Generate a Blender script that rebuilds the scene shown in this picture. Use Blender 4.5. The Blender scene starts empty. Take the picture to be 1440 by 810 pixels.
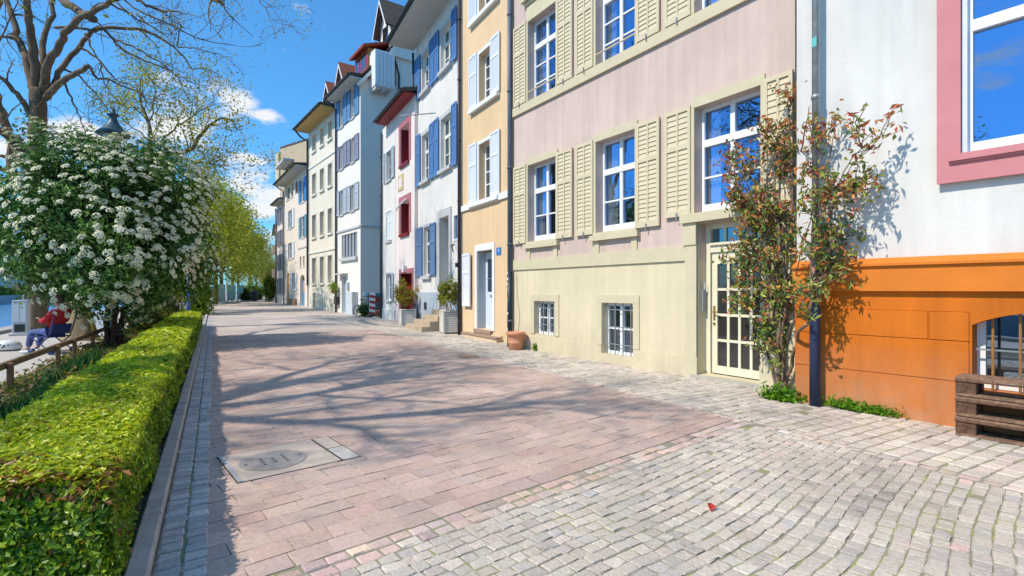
import bpy, math, random
import numpy as np
from mathutils import Vector, Matrix

random.seed(7)
RNG = np.random.default_rng(11)
scene = bpy.context.scene
COL = scene.collection
F, HY, H = 720.0, 407.0, 1.5          # focal length (px of a 1440 px wide picture), horizon row, eye height (m)

# ------------------------------------------------------------------ measuring helpers
def gp(px, py):
    """ground point seen at a pixel of the photograph, in metres"""
    Y = F * H / (py - HY)
    return Vector(((px - 720) / F * Y, Y, 0))

def at(px, py, Y):
    return Vector(((px - 720) / F * Y, Y, H + Y * (HY - py) / F))

class Fac:
    """a vertical facade plane: a ground corner and a horizontal direction running away from the viewer"""
    def __init__(s, vx, ax, ay):
        g = gp(ax, ay); s.o = (g.x, g.y)
        k = (vx - 720) / F; n = math.hypot(k, 1); s.u = (k / n, 1 / n)
    def P(s, px, py):
        k = (px - 720) / F
        q = (k * s.o[1] - s.o[0]) / (s.u[0] - k * s.u[1])
        Y = s.o[1] + s.u[1] * q
        return q, H + Y * (HY - py) / F
    def S(s, px): return s.P(px, HY)[0]
    def Z(s, px, py): return s.P(px, py)[1]
    def R(s, xl, xr, top, bot):
        a, b = s.S(xr), s.S(xl)
        return (a, b, s.Z(*bot), s.Z(*top))

# street frame: u0 runs along the street away from the viewer, n0 across it to the right
U0 = Vector((-0.5039, 0.8638, 0)); N0 = Vector((0.8638, 0.5039, 0))
def st(n, t, z=0): return N0 * n + U0 * t + Vector((0, 0, z))

def lin(c):
    if isinstance(c, str):
        c = c.lstrip('#'); c = [int(c[i:i+2], 16) / 255 for i in (0, 2, 4)]
    return tuple((x / 12.92 if x <= 0.04045 else ((x + 0.055) / 1.055) ** 2.4) for x in c)

# ------------------------------------------------------------------ materials
MATS = {}
def newmat(name):
    m = bpy.data.materials.new(name); m.use_nodes = True
    nt = m.node_tree; nt.nodes.clear()
    return m, nt, nt.nodes, nt.links
def finish(nt, shader):
    o = nt.nodes.new('ShaderNodeOutputMaterial'); nt.links.new(shader, o.inputs['Surface'])

def mat(name, col, rough=0.7, var=0.12, scale=2.0, bump=0.1, bscale=60, metal=0.0, dirt=0.0, spec=0.3, streak=False, dirtcol=None):
    if name in MATS: return MATS[name]
    c = lin(col) if isinstance(col, str) else col
    m, nt, N, L = newmat(name)
    tc = N.new('ShaderNodeTexCoord')
    vec = tc.outputs['Object']
    if streak:
        mp = N.new('ShaderNodeMapping'); mp.inputs['Scale'].default_value = (1, 1, 0.22)
        L.new(vec, mp.inputs['Vector']); vec2 = mp.outputs['Vector']
    else: vec2 = vec
    n1 = N.new('ShaderNodeTexNoise'); n1.inputs['Scale'].default_value = scale; n1.inputs['Detail'].default_value = 6
    n1.inputs['Roughness'].default_value = 0.65
    L.new(vec2, n1.inputs['Vector'])
    rp = N.new('ShaderNodeValToRGB')
    rp.color_ramp.elements[0].position = 0.3; rp.color_ramp.elements[1].position = 0.72
    lo = tuple(max(0, x * (1 - var)) for x in c); hi = tuple(min(1, x * (1 + var * 0.6)) for x in c)
    rp.color_ramp.elements[0].color = (*lo, 1); rp.color_ramp.elements[1].color = (*hi, 1)
    L.new(n1.outputs['Fac'], rp.inputs['Fac'])
    colo = rp.outputs['Color']
    if dirt > 0:
        sep = N.new('ShaderNodeSeparateXYZ'); L.new(vec, sep.inputs[0])
        mr = N.new('ShaderNodeMapRange'); mr.inputs['From Min'].default_value = 0.0; mr.inputs['From Max'].default_value = 0.9
        mr.inputs['To Min'].default_value = 1.0; mr.inputs['To Max'].default_value = 0.0
        L.new(sep.outputs['Z'], mr.inputs['Value'])
        n3 = N.new('ShaderNodeTexNoise'); n3.inputs['Scale'].default_value = 3.5; n3.inputs['Detail'].default_value = 8
        L.new(vec, n3.inputs['Vector'])
        mu = N.new('ShaderNodeMath'); mu.operation = 'MULTIPLY'; L.new(mr.outputs[0], mu.inputs[0]); L.new(n3.outputs['Fac'], mu.inputs[1])
        mu2 = N.new('ShaderNodeMath'); mu2.operation = 'MULTIPLY'; L.new(mu.outputs[0], mu2.inputs[0]); mu2.inputs[1].default_value = dirt
        mx = N.new('ShaderNodeMixRGB'); L.new(mu2.outputs[0], mx.inputs['Fac']); L.new(colo, mx.inputs['Color1'])
        mx.inputs['Color2'].default_value = (*(dirtcol or (0.12, 0.10, 0.07)), 1); colo = mx.outputs['Color']
    if streak:      # rain streaks and patched plaster
        mp2 = N.new('ShaderNodeMapping'); mp2.inputs['Scale'].default_value = (7, 7, 0.35); L.new(vec, mp2.inputs['Vector'])
        n4 = N.new('ShaderNodeTexNoise'); n4.inputs['Scale'].default_value = 1.0; n4.inputs['Detail'].default_value = 5; L.new(mp2.outputs['Vector'], n4.inputs['Vector'])
        n5 = N.new('ShaderNodeTexNoise'); n5.inputs['Scale'].default_value = 0.55; n5.inputs['Detail'].default_value = 9; n5.inputs['Roughness'].default_value = 0.7; L.new(vec, n5.inputs['Vector'])
        r4 = N.new('ShaderNodeMapRange'); r4.inputs['From Min'].default_value = 0.35; r4.inputs['From Max'].default_value = 0.65; sk = 0.95 if streak is True else streak
        r4.inputs['To Min'].default_value = sk; r4.inputs['To Max'].default_value = 1.02
        r5 = N.new('ShaderNodeMapRange'); r5.inputs['From Min'].default_value = 0.4; r5.inputs['From Max'].default_value = 0.62; r5.inputs['To Min'].default_value = sk-0.01; r5.inputs['To Max'].default_value = 1.04
        L.new(n4.outputs['Fac'], r4.inputs['Value']); L.new(n5.outputs['Fac'], r5.inputs['Value'])
        mm = N.new('ShaderNodeMath'); mm.operation = 'MULTIPLY'; L.new(r4.outputs[0], mm.inputs[0]); L.new(r5.outputs[0], mm.inputs[1])
        vs = N.new('ShaderNodeVectorMath'); vs.operation = 'SCALE'; L.new(colo, vs.inputs[0]); L.new(mm.outputs[0], vs.inputs['Scale']); colo = vs.outputs[0]
    b = N.new('ShaderNodeBsdfPrincipled')
    L.new(colo, b.inputs['Base Color']); b.inputs['Roughness'].default_value = rough
    b.inputs['Metallic'].default_value = metal; b.inputs['Specular IOR Level'].default_value = spec
    if bump > 0:
        n2 = N.new('ShaderNodeTexNoise'); n2.inputs['Scale'].default_value = bscale; n2.inputs['Detail'].default_value = 4
        L.new(vec, n2.inputs['Vector'])
        bp = N.new('ShaderNodeBump'); bp.inputs['Strength'].default_value = bump; bp.inputs['Distance'].default_value = 0.01
        L.new(n2.outputs['Fac'], bp.inputs['Height']); L.new(bp.outputs['Normal'], b.inputs['Normal'])
    finish(nt, b.outputs[0]); MATS[name] = m
    return m

def glassmat(name, base, tint, fac, clear=False):
    m, nt, N, L = newmat(name)
    tc = N.new('ShaderNodeTexCoord')
    nz = N.new('ShaderNodeTexNoise'); nz.inputs['Scale'].default_value = 1.3; nz.inputs['Detail'].default_value = 1
    L.new(tc.outputs['Object'], nz.inputs['Vector'])
    bp = N.new('ShaderNodeBump'); bp.inputs['Strength'].default_value = 0.12; bp.inputs['Distance'].default_value = 0.03
    L.new(nz.outputs['Fac'], bp.inputs['Height'])
    if clear: d = N.new('ShaderNodeBsdfTransparent'); d.inputs['Color'].default_value = (0.75, 0.8, 0.82, 1)
    else: d = N.new('ShaderNodeBsdfDiffuse'); d.inputs['Color'].default_value = (*base, 1)
    g = N.new('ShaderNodeBsdfGlossy'); g.inputs['Color'].default_value = (*tint, 1); g.inputs['Roughness'].default_value = 0.012
    L.new(bp.outputs['Normal'], g.inputs['Normal'])
    mx = N.new('ShaderNodeMixShader'); mx.inputs[0].default_value = fac
    L.new(d.outputs[0], mx.inputs[1]); L.new(g.outputs[0], mx.inputs[2])
    finish(nt, mx.outputs[0]); MATS[name] = m
    return m

def attrmat(name, rough=0.75, nscale=40, nvar=0.35, bump=0.3, spec=0.3, bscale=90):
    """per-element colour stored on the mesh, broken up with noise (stones, slabs)"""
    m, nt, N, L = newmat(name)
    a = N.new('ShaderNodeAttribute'); a.attribute_name = 'Col'
    tc = N.new('ShaderNodeTexCoord')
    n1 = N.new('ShaderNodeTexNoise'); n1.inputs['Scale'].default_value = nscale; n1.inputs['Detail'].default_value = 7; n1.inputs['Roughness'].default_value = 0.7
    L.new(tc.outputs['Object'], n1.inputs['Vector'])
    mr = N.new('ShaderNodeMapRange'); mr.inputs['From Min'].default_value = 0.25; mr.inputs['From Max'].default_value = 0.75
    mr.inputs['To Min'].default_value = 1 - nvar; mr.inputs['To Max'].default_value = 1 + nvar
    L.new(n1.outputs['Fac'], mr.inputs['Value'])
    n0 = N.new('ShaderNodeTexNoise'); n0.inputs['Scale'].default_value = 0.9; n0.inputs['Detail'].default_value = 5
    L.new(tc.outputs['Object'], n0.inputs['Vector'])
    mr0 = N.new('ShaderNodeMapRange'); mr0.inputs['From Min'].default_value = 0.3; mr0.inputs['From Max'].default_value = 0.7
    mr0.inputs['To Min'].default_value = 0.84; mr0.inputs['To Max'].default_value = 1.12
    L.new(n0.outputs['Fac'], mr0.inputs['Value'])
    mm = N.new('ShaderNodeMath'); mm.operation = 'MULTIPLY'; L.new(mr.outputs[0], mm.inputs[0]); L.new(mr0.outputs[0], mm.inputs[1])
    vm = N.new('ShaderNodeVectorMath'); vm.operation = 'SCALE'
    L.new(a.outputs['Color'], vm.inputs[0]); L.new(mm.outputs[0], vm.inputs['Scale'])
    b = N.new('ShaderNodeBsdfPrincipled'); L.new(vm.outputs[0], b.inputs['Base Color'])
    b.inputs['Roughness'].default_value = rough; b.inputs['Specular IOR Level'].default_value = spec
    n2 = N.new('ShaderNodeTexNoise'); n2.inputs['Scale'].default_value = bscale; n2.inputs['Detail'].default_value = 4
    L.new(tc.outputs['Object'], n2.inputs['Vector'])
    bp = N.new('ShaderNodeBump'); bp.inputs['Strength'].default_value = bump; bp.inputs['Distance'].default_value = 0.006
    L.new(n2.outputs['Fac'], bp.inputs['Height']); L.new(bp.outputs['Normal'], b.inputs['Normal'])
    finish(nt, b.outputs[0]); MATS[name] = m
    return m

def leafmat(name, rough=0.45, trans=0.35, spec=0.35):
    m, nt, N, L = newmat(name)
    a = N.new('ShaderNodeAttribute'); a.attribute_name = 'Col'
    b = N.new('ShaderNodeBsdfPrincipled'); L.new(a.outputs['Color'], b.inputs['Base Color'])
    b.inputs['Roughness'].default_value = rough; b.inputs['Specular IOR Level'].default_value = spec
    t = N.new('ShaderNodeBsdfTranslucent')
    vm = N.new('ShaderNodeVectorMath'); vm.operation = 'MULTIPLY'; vm.inputs[1].default_value = (1.25, 1.2, 0.6)
    L.new(a.outputs['Color'], vm.inputs[0]); L.new(vm.outputs[0], t.inputs['Color'])
    mx = N.new('ShaderNodeMixShader'); mx.inputs[0].default_value = trans
    L.new(b.outputs[0], mx.inputs[1]); L.new(t.outputs[0], mx.inputs[2])
    finish(nt, mx.outputs[0]); MATS[name] = m
    return m

# ------------------------------------------------------------------ mesh builder
class MB:
    def __init__(s): s.v = []; s.f = []
    def quad(s, a, b, c, d):
        i = len(s.v); s.v += [tuple(a), tuple(b), tuple(c), tuple(d)]; s.f.append((i, i+1, i+2, i+3))
    def poly(s, pts):
        i = len(s.v); s.v += [tuple(p) for p in pts]; s.f.append(tuple(range(i, i + len(pts))))
    def box(s, x0, x1, y0, y1, z0, z1):
        if x0 > x1: x0, x1 = x1, x0
        if y0 > y1: y0, y1 = y1, y0
        if z0 > z1: z0, z1 = z1, z0
        i = len(s.v)
        s.v += [(x0,y0,z0),(x1,y0,z0),(x1,y1,z0),(x0,y1,z0),(x0,y0,z1),(x1,y0,z1),(x1,y1,z1),(x0,y1,z1)]
        for f in ((0,3,2,1),(4,5,6,7),(0,1,5,4),(1,2,6,5),(2,3,7,6),(3,0,4,7)): s.f.append(tuple(i+k for k in f))
    def bbox(s, x0, x1, y0, y1, z0, z1, b=0.01):
        """box with bevelled vertical edges and top"""
        i0 = len(s.v)
        def ring(z, ins):
            pts = []
            for (cx, cy, sx, sy) in ((x0,y0,1,1),(x1,y0,-1,1),(x1,y1,-1,-1),(x0,y1,1,-1)):
                p = [(cx+sx*(ins+0.001), cy+sy*(b+ins)), (cx+sx*(b+ins), cy+sy*(ins+0.001))]
                if (sx, sy) in ((-1,1),(1,-1)): p.reverse()
                pts += p
            return [(px, py, z) for px, py in pts]
        rs = [ring(z0, 0), ring(z1-b, 0), ring(z1, b)]
        for r in rs: s.v += r
        n = 8
        for k in range(2):
            for j in range(n):
                a = i0+k*n+j; c = i0+k*n+(j+1) % n
                s.f.append((a, c, c+n, a+n))
        s.f.append(tuple(i0+2*n+j for j in range(n))); s.f.append(tuple(i0+n-1-j for j in range(n)))
    def obox(s, p, x, y, z, hx, hy, hz):
        """oriented box around p with half sizes"""
        p = Vector(p); x = Vector(x).normalized()*hx; y = Vector(y).normalized()*hy; z = Vector(z).normalized()*hz
        i = len(s.v)
        for sz in (-1, 1):
            for sx, sy in ((-1,-1),(1,-1),(1,1),(-1,1)): s.v.append(tuple(p + x*sx + y*sy + z*sz))
        for f in ((0,3,2,1),(4,5,6,7),(0,1,5,4),(1,2,6,5),(2,3,7,6),(3,0,4,7)): s.f.append(tuple(i+k for k in f))
    def tube(s, pts, rad, n=8, cap=True):
        pts = [Vector(p) for p in pts]
        if not isinstance(rad, (list, tuple)): rad = [rad]*len(pts)
        i0 = len(s.v); ref = None
        for k, p in enumerate(pts):
            d = (pts[min(k+1, len(pts)-1)] - pts[max(k-1, 0)])
            d = d.normalized() if d.length > 1e-9 else Vector((0,0,1))
            if ref is None:
                ref = d.orthogonal().normalized()
            ref = (ref - d*ref.dot(d))
            ref = ref.normalized() if ref.length > 1e-6 else d.orthogonal().normalized()
            w = d.cross(ref)
            for j in range(n):
                a = 2*math.pi*j/n
                s.v.append(tuple(p + (ref*math.cos(a) + w*math.sin(a))*rad[k]))
        for k in range(len(pts)-1):
            for j in range(n):
                a = i0+k*n+j; b = i0+k*n+(j+1) % n
                s.f.append((a, b, b+n, a+n))
        if cap:
            s.f.append(tuple(i0+n-1-j for j in range(n))); m = i0+(len(pts)-1)*n
            s.f.append(tuple(m+j for j in range(n)))
    def lathe(s, prof, n=20, c=(0,0,0)):
        i0 = len(s.v)
        for r, z in prof:
            for j in range(n):
                a = 2*math.pi*j/n; s.v.append((c[0]+r*math.cos(a), c[1]+r*math.sin(a), c[2]+z))
        for k in range(len(prof)-1):
            for j in range(n):
                a = i0+k*n+j; b = i0+k*n+(j+1) % n
                s.f.append((a, b, b+n, a+n))
        s.f.append(tuple(i0+n-1-j for j in range(n))); m = i0+(len(prof)-1)*n
        s.f.append(tuple(m+j for j in range(n)))
    def build(s, name, m, parent=None, smooth=False):
        me = bpy.data.meshes.new(name)
        me.from_pydata(s.v, [], s.f); me.update()
        o = bpy.data.objects.new(name, me); COL.objects.link(o)
        me.materials.append(m)
        if smooth: me.polygons.foreach_set('use_smooth', [True]*len(me.polygons))
        if parent: o.parent = parent
        return o

def tag(o, label, cat, group=None):
    o['label'] = label; o['category'] = cat
    if group: o['group'] = group
    return o
def struct(o): o['kind'] = 'structure'; return o
def empty(name, loc, label, cat, rz=0.0, group=None):
    o = bpy.data.objects.new(name, None); COL.objects.link(o); o.empty_display_size = 0.2
    o.location = loc; o.rotation_euler = (0, 0, rz)
    return tag(o, label, cat, group)
def copy_tree(o, parent=None):
    c = o.copy(); COL.objects.link(c); c.parent = parent
    for ch in list(o.children): copy_tree(ch, c)
    return c

def npmesh(name, verts, quads, cols, m, parent=None, smooth=False):
    """fast mesh from arrays: verts (N,3), quads (M,4), per-vertex colours (N,3)"""
    me = bpy.data.meshes.new(name)
    me.vertices.add(len(verts)); me.vertices.foreach_set('co', np.asarray(verts, np.float32).ravel())
    me.loops.add(quads.size); me.loops.foreach_set('vertex_index', quads.astype(np.int32).ravel())
    k = quads.shape[1]
    me.polygons.add(len(quads)); me.polygons.foreach_set('loop_start', np.arange(0, quads.size, k, dtype=np.int32))
    try: me.polygons.foreach_set('loop_total', np.full(len(quads), k, np.int32))
    except Exception: pass
    me.polygons.foreach_set('use_smooth', np.full(len(quads), bool(smooth)))
    me.update(calc_edges=True)
    if cols is not None:
        at_ = me.color_attributes.new('Col', 'FLOAT_COLOR', 'POINT')
        rgba = np.ones((len(verts), 4), np.float32); rgba[:, :3] = cols
        at_.data.foreach_set('color', rgba.ravel())
    me.materials.append(m)
    o = bpy.data.objects.new(name, me); COL.objects.link(o)
    if parent: o.parent = parent
    return o

def unit(a): return a / np.maximum(np.linalg.norm(a, axis=1, keepdims=True), 1e-9)

def leaves(cent, nrm, length, width, cols, jitter=0.7, droop=0.0, fold=0.25):
    """arrays of folded leaf blades"""
    n = len(cent)
    nr = unit(nrm + RNG.normal(0, jitter, (n, 3)))
    t = unit(np.cross(nr, RNG.normal(0, 1, (n, 3))))
    if droop: t = unit(t + np.array([0, 0, -droop])); nr = unit(nr - t * (nr*t).sum(1, keepdims=True))
    b = np.cross(nr, t)
    L = np.asarray(length).reshape(-1, 1) * np.ones((n, 1)); W = np.asarray(width).reshape(-1, 1) * np.ones((n, 1))
    v = np.empty((n, 4, 3))
    v[:, 0] = cent - t*L*0.5
    v[:, 1] = cent + b*W*0.5 - t*L*0.06 + nr*W*fold
    v[:, 2] = cent + t*L*0.5 - nr*L*0.08
    v[:, 3] = cent - b*W*0.5 - t*L*0.06 + nr*W*fold
    q = np.arange(n*4).reshape(n, 4)
    c = np.repeat(cols, 4, axis=0)
    return v.reshape(-1, 3), q, c

def palette(n, cols, w=None, var=0.15):
    cols = np.array([lin(c) if isinstance(c, str) else c for c in cols])
    i = RNG.choice(len(cols), n, p=None if w is None else np.array(w)/sum(w))
    c = cols[i] * (1 + RNG.normal(0, var, (n, 1))); return np.clip(c, 0.002, 1)

def stones(items, h, inset):
    """bevelled paving stones: items = (cx, cy, ang, lx, ly, ztop, colour)"""
    a = np.array([(i[0], i[1], i[2], i[3], i[4], i[5]) for i in items]); col = np.array([i[6] for i in items])
    n = len(a); ca, sa = np.cos(a[:, 2]), np.sin(a[:, 2])
    V = np.empty((n, 12, 3))
    sg = ((-1,-1),(1,-1),(1,1),(-1,1))
    for r, (ins, dz) in enumerate(((0, -h), (0.0, -inset*0.7), (inset, 0))):
        for k, (sx, sy) in enumerate(sg):
            jx = RNG.normal(0, 0.004, n) if r else 0; jy = RNG.normal(0, 0.004, n) if r else 0
            lx = sx*(a[:, 3]/2 - ins) + jx; ly = sy*(a[:, 4]/2 - ins) + jy
            V[:, r*4+k, 0] = a[:, 0] + lx*ca - ly*sa
            V[:, r*4+k, 1] = a[:, 1] + lx*sa + ly*ca
            V[:, r*4+k, 2] = a[:, 5] + dz + (RNG.normal(0, 0.0012, n) if r == 2 else 0)
    fs = [(8,9,10,11)]
    for r in (0, 4):
        for k in range(4): fs.append((r+k, r+(k+1) % 4, r+4+(k+1) % 4, r+4+k))
    q = (np.arange(n)[:, None, None]*12 + np.array(fs)[None]).reshape(-1, 4)
    return V.reshape(-1, 3), q, np.repeat(col, 12, axis=0)
# ------------------------------------------------------------------ world, sun, camera
SUN_EL = math.radians(48); SUN_H = Vector((-0.86, -0.51, 0)).normalized()
TO_SUN = Vector((SUN_H.x*math.cos(SUN_EL), SUN_H.y*math.cos(SUN_EL), math.sin(SUN_EL)))
def make_world():
    w = bpy.data.worlds.new("World"); scene.world = w; w.use_nodes = True
    nt = w.node_tree; N, L = nt.nodes, nt.links; N.clear()
    sky = N.new('ShaderNodeTexSky'); sky.sky_type = 'NISHITA'; sky.sun_disc = False
    sky.sun_elevation = SUN_EL; sky.sun_rotation = math.atan2(SUN_H.x, SUN_H.y)
    sky.air_density = 1.0; sky.dust_density = 0.6; sky.ozone_density = 2.5
    hs = N.new('ShaderNodeGamma'); hs.inputs['Gamma'].default_value = 0.8
    L.new(sky.outputs[0], hs.inputs['Color'])
    gm = N.new('ShaderNodeVectorMath'); gm.operation = 'MULTIPLY'; gm.inputs[1].default_value = SKYTINT
    L.new(hs.outputs[0], gm.inputs[0])
    tc = N.new('ShaderNodeTexCoord')
    # cloud noise on the view direction, flattened towards the horizon
    mp = N.new('ShaderNodeMapping'); mp.inputs['Scale'].default_value = (1, 1, 2.2); L.new(tc.outputs['Generated'], mp.inputs['Vector'])
    nz = N.new('ShaderNodeTexNoise'); nz.inputs['Scale'].default_value = 9.0; nz.inputs['Detail'].default_value = 10; nz.inputs['Roughness'].default_value = 0.66; nz.inputs['Distortion'].default_value = 0.35
    L.new(mp.outputs[0], nz.inputs['Vector'])
    total = None
    for (d, r, zf, g) in CLOUDS:
        sb = N.new('ShaderNodeVectorMath'); sb.operation = 'SUBTRACT'; L.new(tc.outputs['Generated'], sb.inputs[0]); sb.inputs[1].default_value = d
        ml = N.new('ShaderNodeVectorMath'); ml.operation = 'MULTIPLY'; L.new(sb.outputs[0], ml.inputs[0]); ml.inputs[1].default_value = (1/r, 1/r, zf/r)
        ln = N.new('ShaderNodeVectorMath'); ln.operation = 'LENGTH'; L.new(ml.outputs[0], ln.inputs[0])
        mr = N.new('ShaderNodeMapRange'); mr.inputs['From Min'].default_value = 0.0; mr.inputs['From Max'].default_value = 1.0
        mr.inputs['To Min'].default_value = g; mr.inputs['To Max'].default_value = 0.0
        L.new(ln.outputs['Value'], mr.inputs['Value'])
        if total is None: total = mr.outputs[0]
        else:
            mxn = N.new('ShaderNodeMath'); mxn.operation = 'MAXIMUM'; L.new(total, mxn.inputs[0]); L.new(mr.outputs[0], mxn.inputs[1]); total = mxn.outputs[0]
    ad = N.new('ShaderNodeMath'); ad.operation = 'MULTIPLY_ADD'; L.new(nz.outputs['Fac'], ad.inputs[0]); ad.inputs[1].default_value = 1.9; L.new(total, ad.inputs[2])
    sm = N.new('ShaderNodeMapRange'); sm.interpolation_type = 'SMOOTHSTEP'
    sm.inputs['From Min'].default_value = 1.22; sm.inputs['From Max'].default_value = 1.62; sm.inputs['To Max'].default_value = 0.96
    L.new(ad.outputs[0], sm.inputs['Value'])
    mx = N.new('ShaderNodeMixRGB'); L.new(sm.outputs[0], mx.inputs['Fac']); L.new(gm.outputs[0], mx.inputs['Color1'])
    mx.inputs['Color2'].default_value = CLOUDCOL
    bg = N.new('ShaderNodeBackground'); bg.inputs['Strength'].default_value = SKY_STR; L.new(mx.outputs[0], bg.inputs['Color'])
    o = N.new('ShaderNodeOutputWorld'); L.new(bg.outputs[0], o.inputs['Surface'])
SKYTINT = (0.56, 1.40, 2.05); SKY_STR = 0.15; CLOUDCOL = (6.3, 6.4, 6.5, 1)
def dirpx(px, py): return tuple(Vector(((px-720)/F, 1, (HY-py)/F)).normalized())
CLOUDS = [(dirpx(105, 190), 0.11, 2.2, 0.9), (dirpx(20, 215), 0.09, 2.0, 0.6), (dirpx(245, 175), 0.14, 1.6, 0.68), (dirpx(330, 138), 0.06, 1.7, 0.72),
          (dirpx(375, 163), 0.045, 2.4, 0.62), (dirpx(428, 12), 0.04, 1.4, 0.42), (dirpx(352, 225), 0.06, 4.0, 0.75),
          (dirpx(365, 275), 0.13, 1.5, 0.85), (dirpx(345, 222), 0.045, 3.0, 0.8), (dirpx(340, 350), 0.16, 1.7, 0.6),
          (tuple(Vector((-0.8, -0.3, 0.28)).normalized()), 0.35, 2.5, 0.40), (tuple(Vector((-0.5, -0.9, 0.5)).normalized()), 0.25, 2.0, 0.36)]
make_world()
sl = bpy.data.lights.new('sun', 'SUN'); sl.energy = 4.8; sl.angle = math.radians(0.8); sl.color = (1.0, 0.91, 0.79)
so = bpy.data.objects.new('sun', sl); COL.objects.link(so); so.rotation_euler = (-TO_SUN).to_track_quat('-Z', 'Y').to_euler(); so.location = (-20, -5, 30)
cd = bpy.data.cameras.new('camera'); cd.sensor_width = 36; cd.lens = 18.0; cd.shift_y = 2/1440; cd.clip_end = 3000; cd.clip_start = 0.05
co = bpy.data.objects.new('camera', cd); COL.objects.link(co); co.location = (0, 0, H); co.rotation_euler = (math.pi/2, 0, 0)
scene.camera = co
scene.view_settings.view_transform = 'Standard'; scene.view_settings.look = 'None'; scene.view_settings.exposure = 0
scene.cycles.use_adaptive_sampling = True; scene.cycles.adaptive_threshold = 0.015; scene.cycles.max_bounces = 6; scene.cycles.diffuse_bounces = 3; scene.cycles.glossy_bounces = 3

# ------------------------------------------------------------------ ground
def sheet(name, pts, m, z):
    b = MB(); b.poly([(p[0], p[1], z) for p in pts]); o = b.build(name, m)
    if o.data.polygons[0].normal.z < 0: o.data.flip_normals()
    return struct(o)

M_ground = mat('ground_grit', (0.36, 0.33, 0.30), 0.9, 0.2, 3, 0.3, 80)
def jointmat():
    m, nt, N, L = newmat('joint_earth')
    tc = N.new('ShaderNodeTexCoord')
    n = N.new('ShaderNodeTexNoise'); n.inputs['Scale'].default_value = 1.7; n.inputs['Detail'].default_value = 9; n.inputs['Roughness'].default_value = 0.75; L.new(tc.outputs['Object'], n.inputs['Vector'])
    r = N.new('ShaderNodeValToRGB'); e = r.color_ramp.elements; e[0].position = 0.36; e[0].color = (0.30,0.26,0.21,1); e[1].position = 0.66; e[1].color = (0.30,0.31,0.07,1)
    k = e.new(0.5); k.color = (0.24,0.22,0.15,1)
    L.new(n.outputs['Fac'], r.inputs['Fac'])
    b = N.new('ShaderNodeBsdfPrincipled'); L.new(r.outputs['Color'], b.inputs['Base Color']); b.inputs['Roughness'].default_value = 0.95
    finish(nt, b.outputs[0]); return m
M_joint = jointmat()
M_path = mat('promenade_gravel', (0.50, 0.455, 0.40), 0.9, 0.15, 6, 0.3, 120)
M_bed = mat('bed_earth', (0.16, 0.12, 0.075), 0.95, 0.5, 7, 0.6, 60)

def brickmat():
    m, nt, N, L = newmat('far_setts')
    tc = N.new('ShaderNodeTexCoord'); mp = N.new('ShaderNodeMapping'); mp.inputs['Rotation'].default_value = (0, 0, math.radians(-40)); L.new(tc.outputs['Object'], mp.inputs['Vector'])
    br = N.new('ShaderNodeTexBrick'); br.inputs['Scale'].default_value = 1; br.inputs['Brick Width'].default_value = 0.26; br.inputs['Row Height'].default_value = 0.2
    br.inputs['Mortar Size'].default_value = 0.008; br.inputs['Color1'].default_value = (0.52, 0.43, 0.365, 1); br.inputs['Color2'].default_value = (0.49, 0.40, 0.34, 1); br.inputs['Mortar'].default_value = (0.40, 0.345, 0.30, 1)
    L.new(mp.outputs[0], br.inputs['Vector'])
    nz = N.new('ShaderNodeTexNoise'); nz.inputs['Scale'].default_value = 0.5; nz.inputs['Detail'].default_value = 8; L.new(tc.outputs['Object'], nz.inputs['Vector'])
    mr = N.new('ShaderNodeMapRange'); mr.inputs['From Min'].default_value = 0.3; mr.inputs['From Max'].default_value = 0.7; mr.inputs['To Min'].default_value = 0.8; mr.inputs['To Max'].default_value = 1.15
    L.new(nz.outputs['Fac'], mr.inputs['Value'])
    vm = N.new('ShaderNodeVectorMath'); vm.operation = 'SCALE'; L.new(br.outputs['Color'], vm.inputs[0]); L.new(mr.outputs[0], vm.inputs['Scale'])
    b = N.new('ShaderNodeBsdfPrincipled'); L.new(vm.outputs[0], b.inputs['Base Color']); b.inputs['Roughness'].default_value = 0.85; b.inputs['Specular IOR Level'].default_value = 0.2
    finish(nt, b.outputs[0]); return m
M_far = brickmat()

QN = -6.2
T_SLAB = 19.0
sheet('ground', [st(QN, -40), st(QN, 900), st(900, 900), st(900, -40)], M_ground, -0.035)
sheet('pavement_bed', [st(-0.28, -4), st(-0.28, 31.4), st(8.6, 31.4), st(8.6, -4)], M_joint, -0.0065)
sheet('far_road', [st(-0.28, T_SLAB), st(-0.28, 50), st(2.5, 68), st(12, 160), st(22, 160), st(8.3, 60), st(8.3, 31.42), st(5.18, 31.4), st(5.18, T_SLAB)], M_far, -0.004)
sheet('planting_bed', [st(-2.85, -4), st(-2.85, 48), st(-0.395, 48), st(-0.395, -4)], M_bed, 0.012)
sheet('promenade', [st(QN, -6), st(QN, 300), st(-2.85, 300), st(-2.85, -6)], M_path, -0.006)

DR = Vector((0.766, 0.643, 0)); NR = Vector((-0.643, 0.766, 0)); AR = math.atan2(DR.y, DR.x)
M_slab = attrmat('slab_stone', 0.8, 30, 0.22, 0.35, 0.25, 120)
M_sett = attrmat('sett_stone', 0.7, 45, 0.3, 0.45, 0.3, 110)

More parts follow.
